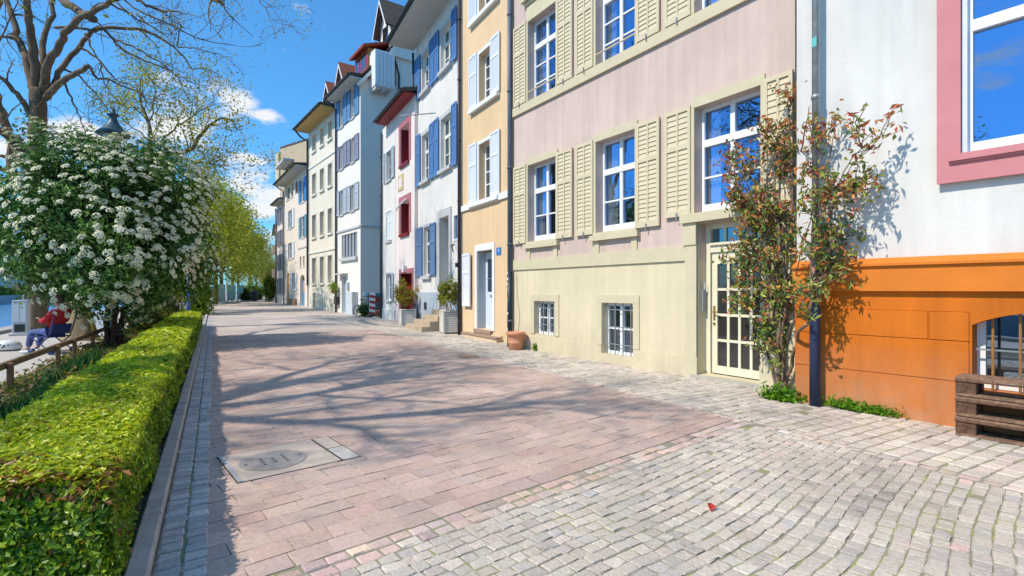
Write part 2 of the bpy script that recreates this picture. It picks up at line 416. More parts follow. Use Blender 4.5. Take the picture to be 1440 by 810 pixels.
def fill(origin, ang, lx, ly, nx, ny, ok, colf, gap, bond=0.5, zj=0.003, jit=0.03, curve=None, rj=0.006, lim=()):
    d = Vector((math.cos(ang), math.sin(ang), 0)); e = Vector((-d.y, d.x, 0)); out = []
    for j in range(-ny, ny):
        xa, xb = -nx*lx, nx*lx
        for vec, lo, hi in lim:            # straight limits: the end stones of a row are cut to them
            k0 = (origin+e*(j*ly)).dot(vec); k1 = d.dot(vec)
            if abs(k1) < 0.05:
                if not lo <= k0 <= hi: xb = xa
                continue
            r = sorted(((lo-k0)/k1, (hi-k0)/k1)); xa, xb = max(xa, r[0]), min(xb, r[1])
        x = -nx*lx + (random.random() if bond == 'r' else (j % 2)*bond)*lx
        while x < xb:
            L = lx*random.uniform(1-jit*4, 1+jit*4); x_end = x+L
            if x_end <= xa+0.015: x = x_end; continue
            x = max(x, xa); L = min(x_end, xb)-x
            if xb-x_end < 0.05: L = xb-x
            if L < 0.012: break
            y = j*ly; a = ang
            if curve:
                fq = min(1.0, max(0.0, -(origin+e*y-Vector((2.55, 5.74, 0))).dot(e)/1.8)); y += curve(x)*fq; a += fq* math.atan((curve(x+0.05)-curve(x-0.05))/0.1)
            c = origin + d*(x+L/2) + e*y
            if ok(c):
                k = colf(c)
                if k is not None:
                    out.append((c.x, c.y, a+random.gauss(0, rj), L-gap*random.uniform(0.7, 1.4), ly-gap*random.uniform(0.7, 1.4), random.gauss(0, zj), k))
            x += L
    return out

def cvar(base, v=0.1, hue=0.04):
    k = 1+random.gauss(0, v)
    return tuple(max(0.02, c*k*(1+random.gauss(0, hue))) for c in base)

MHC = Vector((-2.0, 4.58, 0))       # manhole centre
def in_mh(c):
    r = c-MHC; return abs(r.dot(DR)) < 0.36 and abs(r.dot(NR)) < 0.30
def slab_ok(c):
    n, t, q = c.dot(N0), c.dot(U0), c.dot(NR)
    return t < T_SLAB+0.2 and q > 2.93 and not in_mh(c)
its = fill(Vector((2.55, 5.74, 0)) + NR*(0.07+0.055+0.089), AR, 0.228, 0.176, 85, 120, slab_ok,
           lambda c: cvar(random.choice([(0.485,0.35,0.282),(0.47,0.333,0.27),(0.46,0.342,0.285),(0.505,0.37,0.30)]), 0.04, 0.014), 0.0055, 0.5, 0.0008, 0.01, lim=[(N0, -0.055, 5.175), (U0, -9, T_SLAB+0.1)])
v, q, c = stones(its, 0.03, 0.003); struct(npmesh('road', v, q, c, M_slab))
# double row of reddish setts between slabs and cobbles
def row_ok(c): return True
its = []
for k in range(2):
    its += fill(Vector((2.55, 5.74, 0)) + NR*(0.07-0.105*k), AR, 0.125, 0.10, 60, 1, lambda c, k=k: row_ok(c) and abs(c.dot(NR)-(2.757+0.07-0.105*k)) < 0.03,
                lambda c: cvar(random.choice([(0.56,0.40,0.32),(0.52,0.37,0.30),(0.46,0.34,0.29),(0.52,0.42,0.35)]), 0.1, 0.03), 0.012, 'r', 0.003, lim=[(N0, -0.03, 5.165)])
# thin line of reddish setts along the street side of the facade strip
its += fill(st(5.22, 10), math.atan2(U0.y, U0.x), 0.14, 0.10, 90, 1, lambda c: abs(c.dot(N0)-5.22) < 0.03 and -2 < c.dot(U0) < 20,
            lambda c: cvar((0.55,0.43,0.36), 0.1, 0.03), 0.012, 'r', 0.003)
v, q, c = stones(its, 0.03, 0.008); struct(npmesh('sett_border', v, q, c, M_sett))

ARC = [Vector(gp(1222, 636)), Vector(gp(1242, 668)), Vector(gp(1238, 695)), Vector(gp(1205, 722))]
def arcd(c):
    d = 9
    for a, b in zip(ARC[:-1], ARC[1:]):
        t = max(0, min(1, (c-a).dot(b-a)/(b-a).length_squared)); d = min(d, (c-(a+(b-a)*t)).length)
    return d
GREYS = [(0.51,0.435,0.355),(0.48,0.41,0.34),(0.53,0.455,0.37),(0.45,0.395,0.335),(0.50,0.42,0.34)]
def cob_col(c):
    r = random.random()
    k = (0.60,0.43,0.36) if r < 0.008 else ((0.56,0.485,0.395) if r < 0.06 else ((0.42,0.385,0.35) if r < 0.075 else random.choice(GREYS)))
    k = cvar(k, 0.055, 0.010)
    if arcd(c) < 0.045: f = random.uniform(0.58, 0.9); k = tuple(x*f for x in k)
    return k
its = fill(Vector((2.55, 5.74, 0)) - NR*0.137, AR, 0.107, 0.090, 85, 95, lambda c: c.dot(NR) < 2.625 and c.y > -1 and c.dot(U0) > -3, cob_col, 0.008, 'r', 0.0025, 0.05,
           curve=lambda x: 0.085*math.cos(x*1.25)+0.02*math.sin(x*3.1), rj=0.022, lim=[(N0, -0.03, 5.165)])
v, q, c = stones(its, 0.035, 0.006); struct(npmesh('cobbled_forecourt', v, q, c, M_sett))
# larger setts along the facades
its = fill(st(5.36, 12), math.atan2(N0.y, N0.x), 0.19, 0.145, 17, 145, lambda c: -3 < c.dot(U0) < 31.5,
           lambda c: cvar(random.choice([(0.53,0.45,0.365),(0.49,0.42,0.345),(0.56,0.475,0.39),(0.51,0.435,0.365),(0.58,0.495,0.40)]), 0.06, 0.010), 0.013, 'r', 0.003, 0.06, rj=0.02, lim=[(N0, 5.28, 8.1)])
v, q, c = stones(its, 0.035, 0.011); struct(npmesh('facade_strip', v, q, c, M_sett))
# gutter of two rows beside the kerb
gut = []
for j in range(-28, 300):
    for k, nn in enumerate((-0.213, -0.085)):
        p = st(nn, j*0.105+k*0.04); gut.append((p.x, p.y, math.atan2(N0.y, N0.x)+random.gauss(0, 0.03), 0.115, 0.092, random.gauss(0.004, 0.0025), cvar(random.choice([(0.47,0.43,0.405),(0.52,0.475,0.44),(0.44,0.405,0.385)]), 0.1, 0.02)))
v, q, c = stones(gut, 0.03, 0.01); struct(npmesh('gutter', v, q, c, M_sett))
# kerb stones
b = MB()
for j in range(-3, 46):
    for_t0, for_t1 = j*1.0+0.004, j*1.0+0.996
    i = len(b.v)
    for zz, ins in ((-0.03, 0), (0.05, 0), (0.062, 0.012)):
        for nn, tt in ((-0.395+ins, for_t0+ins), (-0.285-ins, for_t0+ins), (-0.285-ins, for_t1-ins), (-0.395+ins, for_t1-ins)):
            p = st(nn, tt, zz); b.v.append(tuple(p))
    for r in (0, 4):
        for k in range(4): b.f.append((i+r+k, i+r+(k+1) % 4, i+r+4+(k+1) % 4, i+r+4+k))
    b.f.append((i+8, i+9, i+10, i+11))
struct(b.build('kerb', mat('kerb_granite', (0.46,0.42,0.375), 0.85, 0.3, 5, 0.4, 90)))

# river, quay and far bank
def watermat():
    m, nt, N, L = newmat('river_water')
    tc = N.new('ShaderNodeTexCoord')
    n = N.new('ShaderNodeTexNoise'); n.inputs['Scale'].default_value = 0.6; n.inputs['Detail'].default_value = 6; L.new(tc.outputs['Object'], n.inputs['Vector'])
    bp = N.new('ShaderNodeBump'); bp.inputs['Strength'].default_value = 0.5; bp.inputs['Distance'].default_value = 0.35; L.new(n.outputs['Fac'], bp.inputs['Height'])
    b = N.new('ShaderNodeBsdfPrincipled'); b.inputs['Base Color'].default_value = (0.10, 0.26, 0.50, 1); b.inputs['Roughness'].default_value = 0.15
    L.new(bp.outputs[0], b.inputs['Normal']); finish(nt, b.outputs[0]); return m
sheet('river', [st(-190, -300), st(-190, 900), st(-6.4, 900), st(-6.4, -300)], watermat(), -2.9)
sheet('far_bank', [st(-900, -300), st(-900, 900), st(-57, 900), st(-57, -300)], mat('bank_green', (0.10,0.13,0.06), 0.9, 0.4, 0.2, 0), -0.6)
qw = MB()
a0, a1 = -20, 300
def nbox(b, n0, n1, t0, t1, z0, z1):
    p = [st(n0,t0), st(n1,t0), st(n1,t1), st(n0,t1)]
    i = len(b.v)
    for z in (z0, z1): b.v += [(q.x, q.y, z) for q in p]
    for f in ((0,3,2,1),(4,5,6,7),(0,1,5,4),(1,2,6,5),(2,3,7,6),(3,0,4,7)): b.f.append(tuple(i+k for k in f))
nbox(qw, -6.75, -6.2, -20, 300, -5, 0.10)
tag(qw.build('quay_wall', mat('quay_stone', (0.42,0.39,0.36), 0.9, 0.2, 3, 0.3, 40)), 'grey stone quay wall at the edge of the promenade above the river', 'wall')

fq = MB(); nbox(fq, -57.6, -57.0, -60, 700, -5, -0.4)
tag(fq.build('quay_wall', MATS['quay_stone']), 'long grey quay wall along the far bank of the river', 'wall')

# manhole: concrete slab with a round iron lid
mh = empty('manhole_cover', MHC+Vector((0, 0, 0.004)), 'large concrete manhole slab with round grey lid in the red paving', 'manhole cover', AR)
M_conc = mat('cover_concrete', (0.50,0.41,0.335), 0.9, 0.16, 6, 0.4, 150)
b = MB(); b.bbox(-0.49, 0.33, -0.40, 0.40, -0.03, 0.003, 0.006); b.build('frame', M_conc, mh)
b = MB(); b.box(-0.498, 0.507, -0.407, 0.407, -0.03, 0.0); b.build('joint', mat('joint_dark', (0.09,0.08,0.065), 0.95, 0.3, 20, 0), mh)
b = MB(); b.bbox(0.345, 0.50, -0.40, -0.01, -0.03, 0.004, 0.006); b.build('edge_stone', mat('cover_edge', (0.52,0.47,0.42), 0.9, 0.2, 8, 0.3), mh)
b = MB(); b.bbox(0.345, 0.50, 0.005, 0.40, -0.03, 0.002, 0.006); b.build('edge_stone', M_conc, mh)
M_iron = mat('cast_iron', (0.33,0.295,0.27), 0.75, 0.25, 9, 0.5, 160)
b = MB(); b.lathe([(0.27,0.0034),(0.272,0.006),(0.262,0.0075),(0.0,0.0076)], 40, (-0.13,-0.02,0)); lid = b.build('lid', M_iron, mh)
M_slot = mat('slot_dark', (0.05,0.05,0.05), 0.9, 0, 1, 0)
def slot(x, y, hx, hy):
    b = MB(); b.box(x-hx, x+hx, y-hy, y+hy, 0.0076, 0.0092); b.build('slot', M_slot, lid)
for k, row in enumerate((-0.09, 0.0, 0.09)):
    for j in range(4 if k != 1 else 3): slot(-0.13+row, -0.11+0.055*j+(0.02 if k == 1 else 0), 0.012, 0.012)
for xx in (-0.35, 0.09): slot(xx, -0.02, 0.011, 0.01)
b = MB(); b.box(-0.485, -0.455, -0.395, 0.395, 0.0032, 0.006); b.build('edge_strip', mat('zinc_strip', (0.36,0.36,0.37), 0.5, 0.1, 5, 0), mh)
# small rusty cover near the terracotta pot
g = gp(659, 501.5)
sm_ = empty('manhole_cover', g, 'small rusty brown cover set in the paving near the peach house', 'manhole cover', math.atan2(N0.y, N0.x))
b = MB(); b.bbox(-0.2, 0.2, -0.2, 0.2, 0.0, 0.012, 0.006); b.build('frame', mat('rust_frame', (0.25,0.17,0.12), 0.8, 0.3, 12, 0.3), sm_)
b = MB(); b.bbox(-0.165, 0.165, -0.165, 0.165, 0.0125, 0.018, 0.006); b.build('lid', mat('rust_lid', (0.36,0.22,0.14), 0.85, 0.35, 15, 0.5), sm_)
g = gp(1000, 717)
v, q, c = leaves(np.array([[g.x, g.y, 0.02]]), np.array([[0.1, -0.2, 1.0]]), 0.09, 0.06, np.array([[0.5, 0.05, 0.04]]), 0.05)
tag(npmesh('fallen_leaf', v, q, c, leafmat('red_leaf')), 'single red leaf lying on the grey cobbles', 'leaf')
# ------------------------------------------------------------------ houses
G_blue = glassmat('glass_blue', (0.012, 0.03, 0.07), (0.32, 0.54, 0.92), 0.56, clear=True)
G_dark = glassmat('glass_dark', (0.02, 0.025, 0.03), (0.7, 0.85, 1.0), 0.35)
G_grey = glassmat('glass_grey', (0.04, 0.036, 0.032), (0.6, 0.65, 0.7), 0.12)
G_teal = glassmat('glass_teal', (0.05, 0.13, 0.17), (0.5, 0.8, 1.0), 0.25)
P_white = mat('paint_white', (0.80,0.80,0.78), 0.45, 0.05, 4, 0.05, 30)
P_offwhite = mat('paint_offwhite', (0.76,0.73,0.63), 0.5, 0.06, 4, 0.05, 30)
P_dkpipe = mat('pipe_dark', (0.055,0.06,0.075), 0.5, 0.2, 8, 0.1, 40)
P_navy = mat('pipe_navy', (0.03,0.045,0.10), 0.4, 0.15, 6, 0.08, 40)
P_zinc = mat('pipe_zinc', (0.30,0.32,0.32), 0.45, 0.35, 5, 0.1, 30, metal=0.4)
P_tile = mat('roof_tile', (0.10,0.075,0.06), 0.85, 0.4, 6, 0.6, 20)
P_tile_red = mat('roof_tile_red', (0.26,0.09,0.055), 0.85, 0.35, 6, 0.6, 20)
P_gut = mat('gutter_dark', (0.05,0.045,0.045), 0.5, 0.2, 5, 0.05)
P_stone_grey = mat('trim_grey', (0.50,0.50,0.49), 0.85, 0.12, 5, 0.25, 80)
P_brass = mat('brass', (0.55,0.36,0.10), 0.35, 0.1, 5, 0, metal=0.8)
P_steel = mat('bar_steel', (0.30,0.31,0.33), 0.5, 0.2, 5, 0.05, metal=0.3)

class House:
    def __init__(s, fac, L, label, name='town_house', cat='house', group=None):
        s.fac, s.L = fac, L; s.op = []
        s.root = empty(name, (fac.o[0], fac.o[1], 0), label, cat, math.atan2(fac.u[1], fac.u[0]), group)
    def wall(s, s0, s1, z0, z1, m, y=0.0, name='wall', reveal=0.2, edges=False, sides=0.0):
        b = MB(); D = sides
        xs = sorted({s0, s1, *[min(max(v, s0), s1) for o in s.op for v in o[:2]]})
        zs = sorted({z0, z1, *[min(max(v, z0), z1) for o in s.op for v in o[2:4]]})
        for a, c in zip(xs[:-1], xs[1:]):
            for e, f in zip(zs[:-1], zs[1:]):
                mx, mz = (a+c)/2, (e+f)/2
                if any(o[0] < mx < o[1] and o[2] < mz < o[3] for o in s.op): continue
                b.quad((a,y,e), (a,y,f), (c,y,f), (c,y,e))
        for o in s.op:
            a, c, e, f = o[:4]; e2, f2 = max(e, z0), min(f, z1)
            if e2 >= f2 or c <= s0 or a >= s1: continue
            r = y-(o[4] if len(o) > 4 else reveal)-0.06
            b.quad((a,y,e2), (a,r,e2), (a,r,f2), (a,y,f2)); b.quad((c,y,f2), (c,r,f2), (c,r,e2), (c,y,e2))
            if f <= z1: b.quad((a,y,f), (a,r,f), (c,r,f), (c,y,f))
            if e >= z0: b.quad((a,y,e), (c,y,e), (c,r,e), (a,r,e))
        if D:
            b.quad((s0,y,z0), (s0,-D,z0), (s0,-D,z1), (s0,y,z1)); b.quad((s1,y,z1), (s1,-D,z1), (s1,-D,z0), (s1,y,z0))
            b.quad((s0,-D,z0), (s1,-D,z0), (s1,-D,z1), (s0,-D,z1))
        if edges:
            b.quad((s0,y,z1), (s0,0,z1), (s1,0,z1), (s1,y,z1)); b.quad((s0,0,z0), (s0,y,z0), (s1,y,z0), (s1,0,z0))
            b.quad((s0,0,z0), (s0,0,z1), (s0,y,z1), (s0,y,z0)); b.quad((s1,y,z0), (s1,y,z1), (s1,0,z1), (s1,0,z0))
        return b.build(name, m, s.root)
    def box(s, name, m, *c, parent=None, bev=0):
        b = MB()
        cs = c if isinstance(c[0], (tuple, list)) else [c]
        for q in cs: b.box(*q)
        return b.build(name, m, parent or s.root)
    def roof(s, ze, D=9.0, over=0.6, pitch=45, m=None, soff=None, gut=None, x0=-0.12, x1=None, gable=None, barge=None):
        x1 = s.L+0.12 if x1 is None else x1
        t = math.tan(math.radians(pitch)); zr = ze + D/2*t; th = 0.16
        b = MB()
        for sg in (1, -1):
            ye = over if sg > 0 else -D-over
            lo = ze-0.0; yr = -D/2
            zl = ze+0.06
            p = [(ye, zl), (0 if sg > 0 else -D, zl+0.10), (yr, zr+0.10)]
            up = [(y, z+th) for y, z in p]
            for k in range(2):
                (ya, za), (yb, zb) = p[k], p[k+1]; (yc, zc), (yd, zd) = up[k], up[k+1]
                b.quad((x0,ya,za), (x1,ya,za), (x1,yb,zb), (x0,yb,zb)); b.quad((x0,yc,zc), (x0,yd,zd), (x1,yd,zd), (x1,yc,zc))
                for xx in (x0, x1): b.quad((xx,ya,za), (xx,yb,zb), (xx,yd,zd), (xx,yc,zc))
            b.quad((x0,ye,zl), (x0,ye,zl+th), (x1,ye,zl+th), (x1,ye,zl))
        r = b.build('roof', m or P_tile, s.root)
        if soff: s.box('soffit', soff, x0+0.02, x1-0.02, 0.002, over-0.03, ze-0.02, ze+0.055, parent=r)
        gb = MB(); gb.tube([(x0, over+0.06, ze+0.10), (x1, over+0.06, ze+0.10)], 0.075, 10); gb.build('gutter', gut or P_gut, r)
        if gable:
            g = MB()
            for xx in (0.003, s.L-0.003): g = MB(); g.poly([(xx,0,ze), (xx,-D,ze), (xx,-D/2,zr)]); g.build('gable', gable, s.root)
        return r
    def shutter(s, par, a, b_, z0, z1, m, y=0.015, cols=1, mid=0.36, pitch=0.075, th=0.045, st=0.055):
        b = MB(); y0, y1 = y, y+th
        zm = z1-(z1-z0)*mid
        for xa in (a, b_-st): b.box(xa, xa+st, y0, y1, z0, z1)
        for za, zb in ((z0, z0+0.11), (zm-0.04, zm+0.04), (z1-0.07, z1)): b.box(a+st, b_-st, y0, y1, za, zb)
        w = (b_-a-2*st)/cols
        segs = [(z0+0.11, zm-0.04), (zm+0.04, z1-0.07)]
        for za, zb in segs:
            for k in range(1, cols): b.box(a+st+k*w-0.018, a+st+k*w+0.018, y0, y1, za, zb)
            n = max(2, int((zb-za)/pitch)); d = (zb-za)/n
            for i in range(n):
                for k in range(cols):
                    xa, xb = a+st+k*w+(0.018 if k else 0), a+st+(k+1)*w-(0.018 if k < cols-1 else 0)
                    zz = za+i*d
                    yo, yi = y1-0.010, y1-0.026
                    b.quad((xa,yo,zz), (xa,yi,zz+d), (xb,yi,zz+d), (xb,yo,zz))
                    b.quad((xa,yi,zz), (xa,yo,zz), (xb,yo,zz), (xb,yi,zz))
            b.quad((a+st,y0+0.004,za), (a+st,y0+0.004,zb), (b_-st,y0+0.004,zb), (b_-st,y0+0.004,za))
        return b.build('shutter', m, par)
    def window(s, r, frame, glass, rev=0.18, cols=2, bars=(0.62,), thick=(), fw=0.06, mw=0.045, sill=None, sill_d=0.07, sill_h=0.08, sill_w=0.06,
               sur=None, sur_w=0.12, sur_y=0.02, sh=None, shw=None, bot=0.0, name='window', cut=True, sh_kw={}, gap=0.01):
        a, c, e, f = r[:4]
        if cut: s.op.append((a, c, e, f, rev))
        y0, y1 = -rev-0.055, -rev
        b = MB()
        b.box(a, a+fw, y0, y1, e, f); b.box(c-fw, c, y0, y1, e, f); b.box(a+fw, c-fw, y0, y1, f-fw, f); b.box(a+fw, c-fw, y0, y1, e, e+fw+bot)
        ze, zf = e+fw+bot, f-fw
        for k in range(1, cols):
            xm = a+(c-a)*k/cols; ww = mw if cols == 2 else mw*0.6
            b.box(xm-ww, xm+ww, y0, y1+0.008, ze, zf)
        for t in thick:
            zz = e+(f-e)*t; b.box(a+fw, c-fw, y0, y1+0.022, zz-0.06, zz+0.06)
        for t in bars:
            zz = e+(f-e)*t
            for k in range(cols):
                xa = a+(c-a)*k/cols+(fw if k == 0 else (mw if cols == 2 else mw*0.6)); xb = a+(c-a)*(k+1)/cols-(fw if k == cols-1 else (mw if cols == 2 else mw*0.6))
                b.box(xa, xb, y0, y1-0.008, zz-0.016, zz+0.016)
        w = b.build(name, frame, s.root)
        p = MB(); p.quad((a+0.01,y0+0.02,e+0.01), (a+0.01,y0+0.02,f-0.01), (c-0.01,y0+0.02,f-0.01), (c-0.01,y0+0.02,e+0.01)); p.build('pane', glass, w)
        if sill: s.box('sill', sill, a-sill_w, c+sill_w, 0.003, sill_d, e-sill_h, e-0.003, parent=w)
        if sur:
            q = sur_w; yb, yt = 0.0015, sur_y
            s.box('surround', sur, (a-q, a-0.002, yb, yt, e, f), (c+0.002, c+q, yb, yt, e, f), (a-q, c+q, yb, yt, f+0.002, f+q), *([(a-q, c+q, yb, yt, e-q, e-0.002)] if not sill else []), parent=w)
        if sh:
            g = (sur_w if sur else 0)+gap; W = shw or (c-a)/2
            yy = (sur_y if sur else 0)+0.015
            s.shutter(w, a-g-W, a-g, e-0.02, f+0.02, sh, y=0.02, **sh_kw); s.shutter(w, c+g, c+g+W, e-0.02, f+0.02, sh, y=0.02, **sh_kw)
        return w
    def pipe(s, x, z0, z1, m, r=0.05, y=0.09, top=None, kw=None):
        b = MB(); pts = [(x, y, z0), (x, y, z1)]
        if top: pts += [(x, top[0]*0.5+y*0.5, z1+0.25), (x, top[0], top[1])]
        b.tube(pts, r, 10)
        for k in range(int((z1-z0)/2)+1): b.tube([(x, y, z0+0.4+2*k), (x, y, z0+0.46+2*k)], r*1.22, 10)
        return b.build('drainpipe', m, s.root, True)

# ---- mauve house with the olive base (nearest full facade)
W_mauve = mat('wall_mauve', (0.63,0.485,0.41), 0.9, 0.10, 1.2, 0.4, 45, streak=0.925)
W_olive = mat('wall_olive', (0.69,0.59,0.395), 0.9, 0.07, 1.3, 0.3, 60, streak=True, dirt=0.5, dirtcol=(0.30,0.26,0.16))
P_olive = mat('trim_olive', (0.60,0.52,0.345), 0.75, 0.07, 3, 0.12, 40)
P_shut = mat('shutter_olive', (0.63,0.535,0.36), 0.6, 0.06, 3, 0.08, 40)
h = House(Fac(240, 1118, 553.6), 7.27, 'mauve town house with olive base, olive louvred shutters and a glazed olive door')
cols_ = [(5.47, 6.58), (3.03, 4.12), (0.50, 1.68)]
OW = []
for k, (a, c) in enumerate(cols_):
    z0 = 2.69 if k < 2 else 2.80
    OW.append(h.window((a, c, z0, 4.6), P_white, G_blue, rev=0.17, cols=2, bars=(0.34,), thick=(0.665,), fw=0.055, mw=0.04, bot=0.10))
    OW.append(h.window((a, c, 6.23, 8.2), P_white, G_blue, rev=0.17, cols=2, bars=(0.22, 0.44), thick=(0.68,), fw=0.055, mw=0.04, bot=0.02))
    OW.append(h.window((a, c, 9.6, 11.4), P_white, G_blue, rev=0.17, cols=2, bars=(0.34,), thick=(0.665,), fw=0.055, mw=0.04))
    for wi, (ww, za, zb) in enumerate(((OW[-3], z0, 4.6), (OW[-2], 6.22, 8.2), (OW[-1], 9.6, 11.4))):
        s0, s1 = (a-0.065, c+0.065)
        h.box('surround', P_olive, (s0, a-0.002, 0.001, 0.035, za, zb), (c+0.002, s1, 0.001, 0.035, za, zb), (s0, s1, 0.001, 0.035, zb+0.002, zb+0.16), parent=ww)
        lo = za-(0.02 if wi != 1 else 0.0)
        h.shutter(ww, s1+0.0, s1+0.545, lo, zb+0.06, P_shut, cols=2, y=0.02, pitch=0.085)
        sw = 0.545 if (k < 2 or wi) else 0.46
        if k == 2: h.shutter(ww, s0-0.43, s0, lo, zb+0.06, P_shut, cols=2, y=0.02, pitch=0.085)
        else: h.shutter(ww, s0-0.545, s0, lo, zb+0.06, P_shut, cols=2, y=0.02, pitch=0.085)
        if wi == 0 and k < 2:
            h.box('sill', P_olive, (a-0.12, c+0.13, 0.001, 0.10, za-0.17, za-0.06), (a-0.05, c+0.06, 0.001, 0.06, za-0.058, za-0.003), parent=ww)
            h.box('bracket', P_olive, a-0.05, a+0.10, 0.001, 0.03, 2.262, za-0.172, parent=ww); h.box('bracket', P_olive, c-0.09, c+0.06, 0.001, 0.03, 2.262, za-0.172, parent=ww)
        if wi == 1:
            b = MB(); b.tube([(a, 0.012, za+0.22), (c, 0.012, za+0.22)], 0.018, 6); b.build('rail', P_shut, ww)
            h.box('hood', P_olive, (s0-0.05, s1+0.05, 0.001, 0.07, zb+0.42, zb+0.50), (s0-0.12, s1+0.12, 0.001, 0.14, zb+0.502, zb+0.58), (s0, s1, 0.001, 0.025, zb+0.165, zb+0.41), parent=ww)
        cl = [(c-0.34, c-0.02)] if (k+wi) % 2 else [(c-0.30, c-0.02), (a+0.02, a+0.22)]
        cb_ = MB()
        for xa, xb in cl:
            nseg = 10; pts = [(xa+(xb-xa)*i/nseg, -0.30+0.025*math.sin(i*2.1+k)) for i in range(nseg+1)]
            for (x_a, y_a), (x_b, y_b) in zip(pts[:-1], pts[1:]): cb_.quad((x_a, y_a, za+0.02), (x_a, y_a, zb-0.02), (x_b, y_b, zb-0.02), (x_b, y_b, za+0.02))
        for ci, (xa, xb) in enumerate(cl):
            cu = MB(); cu.v = cb_.v[ci*40:(ci+1)*40]; cu.f = [tuple(range(4*q, 4*q+4)) for q in range(10)]; cu.build('curtain', mat('curtain_linen', (0.78,0.76,0.72), 0.9, 0.1, 4, 0.1), ww)
        for xx in (s1+0.27, s0-0.25):
            hk = MB(); hk.box(xx-0.012, xx+0.012, 0.068, 0.085, lo-0.06, lo+0.06); hk.build('shutter_catch', P_steel, ww)
# basement windows with bars
for (a, c, z0, z1) in ((5.53, 6.33, 0.41, 1.215), (3.09, 3.95, 0.175, 1.225)):
    w = h.window((a, c, z0, z1), P_white, G_dark, rev=0.13, cols=2, bars=(0.5,), fw=0.06, mw=0.045)
    q = 0.16
    h.box('surround', P_olive, (a-q, a-0.002, 0.001, 0.022, max(0.345, z0-0.0), z1), (c+0.002, c+q, 0.001, 0.022, max(0.345, z0), z1), (a-q, c+q, 0.001, 0.022, z1+0.002, z1+q), parent=w)
    g = MB()
    for k in range(4):
        x = a+(c-a)*(k+0.5)/4; g.tube([(x, -0.045, z0), (x, -0.045, z1)], 0.012, 6)
    n = 3 if z1-z0 > 0.9 else 2
    for k in range(n):
        z = z0+(z1-z0)*(k+0.6)/n; g.tube([(a, -0.045, z), (c, -0.045, z)], 0.010, 6)
    g.build('window_bars', P_steel, w)
# door with transom
dr = (0.50, 1.62, 0.06, 2.62); h.op.append((*dr, 0.22))
b = MB(); y0, y1 = -0.28, -0.22; X0, X1 = 0.515, 1.52
b.box(0.50, X0, y0, y1, 0.06, 2.62); b.box(X1+0.012, 1.62, y0, y1+0.02, 0.06, 2.62)
b.box(X0, X1+0.012, y0, y1+0.015, 2.13, 2.25); b.box(X0, X1+0.012, y0-0.0, y1+0.05, 2.25, 2.29); b.box(X0, X1+0.012, y0, y1, 2.53, 2.62)
for k in range(1, 4): xx = X0+(X1-X0)*k/4; b.box(xx-0.016, xx+0.016, y0, y1-0.01, 2.29, 2.53)
P_door = mat('door_cream', (0.74,0.68,0.50), 0.5, 0.05, 3, 0.05, 40)
fr = b.build('door_frame', P_door, h.root)
p = MB(); p.quad((X0,-0.26,2.29), (X0,-0.26,2.53), (X1,-0.26,2.53), (X1,-0.26,2.29)); p.build('pane', G_teal, fr)
b = MB(); y0, y1 = -0.275, -0.235
zb, zt = 0.08, 2.125
pc = [X0+0.10+(X1-X0-0.2)*k/4 for k in range(5)]; pr = [0.21+(1.93-0.21)*k/4 for k in range(5)]
b.box(X0+0.003, pc[0], y0, y1, zb, zt); b.box(pc[4], X1-0.0, y0, y1, zb, zt); b.box(pc[0], pc[4], y0, y1, zb, pr[0]); b.box(pc[0], pc[4], y0, y1, pr[4], zt)
for x in pc[1:4]: b.box(x-0.022, x+0.022, y0, y1-0.004, pr[0], pr[4])
for z in pr[1:4]:
    for k in range(4): b.box(pc[k]+(0.022 if k else 0), pc[k+1]-(0.022 if k < 3 else 0), y0, y1-0.008, z-0.022, z+0.022)
door = b.build('door', P_door, h.root)
p = MB(); p.quad((pc[0],-0.262,pr[0]), (pc[0],-0.262,pr[4]), (pc[4],-0.262,pr[4]), (pc[4],-0.262,pr[0])); p.build('pane', G_grey, door)
hd = MB(); hd.box(X1-0.065, X1-0.03, y1, y1+0.012, 0.98, 1.22); hd.tube([(X1-0.048, y1+0.01, 1.12), (X1-0.048, y1+0.06, 1.12), (X1-0.15, y1+0.06, 1.12)], 0.011, 8)
hd.tube([(X1-0.048, y1, 0.92), (X1-0.048, y1+0.02, 0.92)], 0.022, 10); hd.build('handle', P_brass, door)
ip = MB(); ip.box(1.625, 1.632, -0.15, -0.06, 1.15, 1.55); h.box('bell_plate', P_steel, 1.585, 1.618, -0.16, -0.08, 1.13, 1.50); h.box('bell_label', P_white, 1.578, 1.585, -0.16, -0.10, 1.50, 1.62)
h.box('door_step', mat('step_stone', (0.46,0.41,0.34), 0.9, 0.15, 6, 0.3, 60), 0.42, 1.72, -0.27, 0.10, -0.02, 0.055)
# pilasters and beam around the door
h.box('door_surround', P_olive, (1.625, 1.86, 0.028, 0.055, 0.345, 2.60), (0.22, 0.495, 0.028, 0.055, 0.345, 2.60), (1.60, 1.875, 0.028, 0.075, -0.02, 0.344), (0.20, 0.495, 0.028, 0.075, -0.02, 0.344),
      (0.12, 1.92, 0.028, 0.12, 2.64, 2.79), (1.62, 1.89, 0.028, 0.075, 2.262, 2.638))
L = h.L
h.wall(0, L, -0.1, 2.0, W_olive, y=0.0, name='base_wall')
h.wall(0, L, 2.0, 12.6, W_mauve, sides=9)
h.box('plinth', W_olive, (1.87, 3.08, 0.001, 0.025, -0.05, 0.335), (3.96, 5.0, 0.001, 0.025, -0.05, 0.335), (3.08, 3.96, 0.001, 0.025, -0.05, 0.170), (5.0, L-0.005, 0.001, 0.025, -0.05, 0.335))
h.box('belt_course', P_olive, (1.63, L-0.01, 0.001, 0.035, 2.0, 2.26))
h.box('string_course', P_olive, (0.01, L-0.01, 0.001, 0.055, 5.99, 6.20))
h.roof(12.6, soff=P_olive, gable=W_mauve)
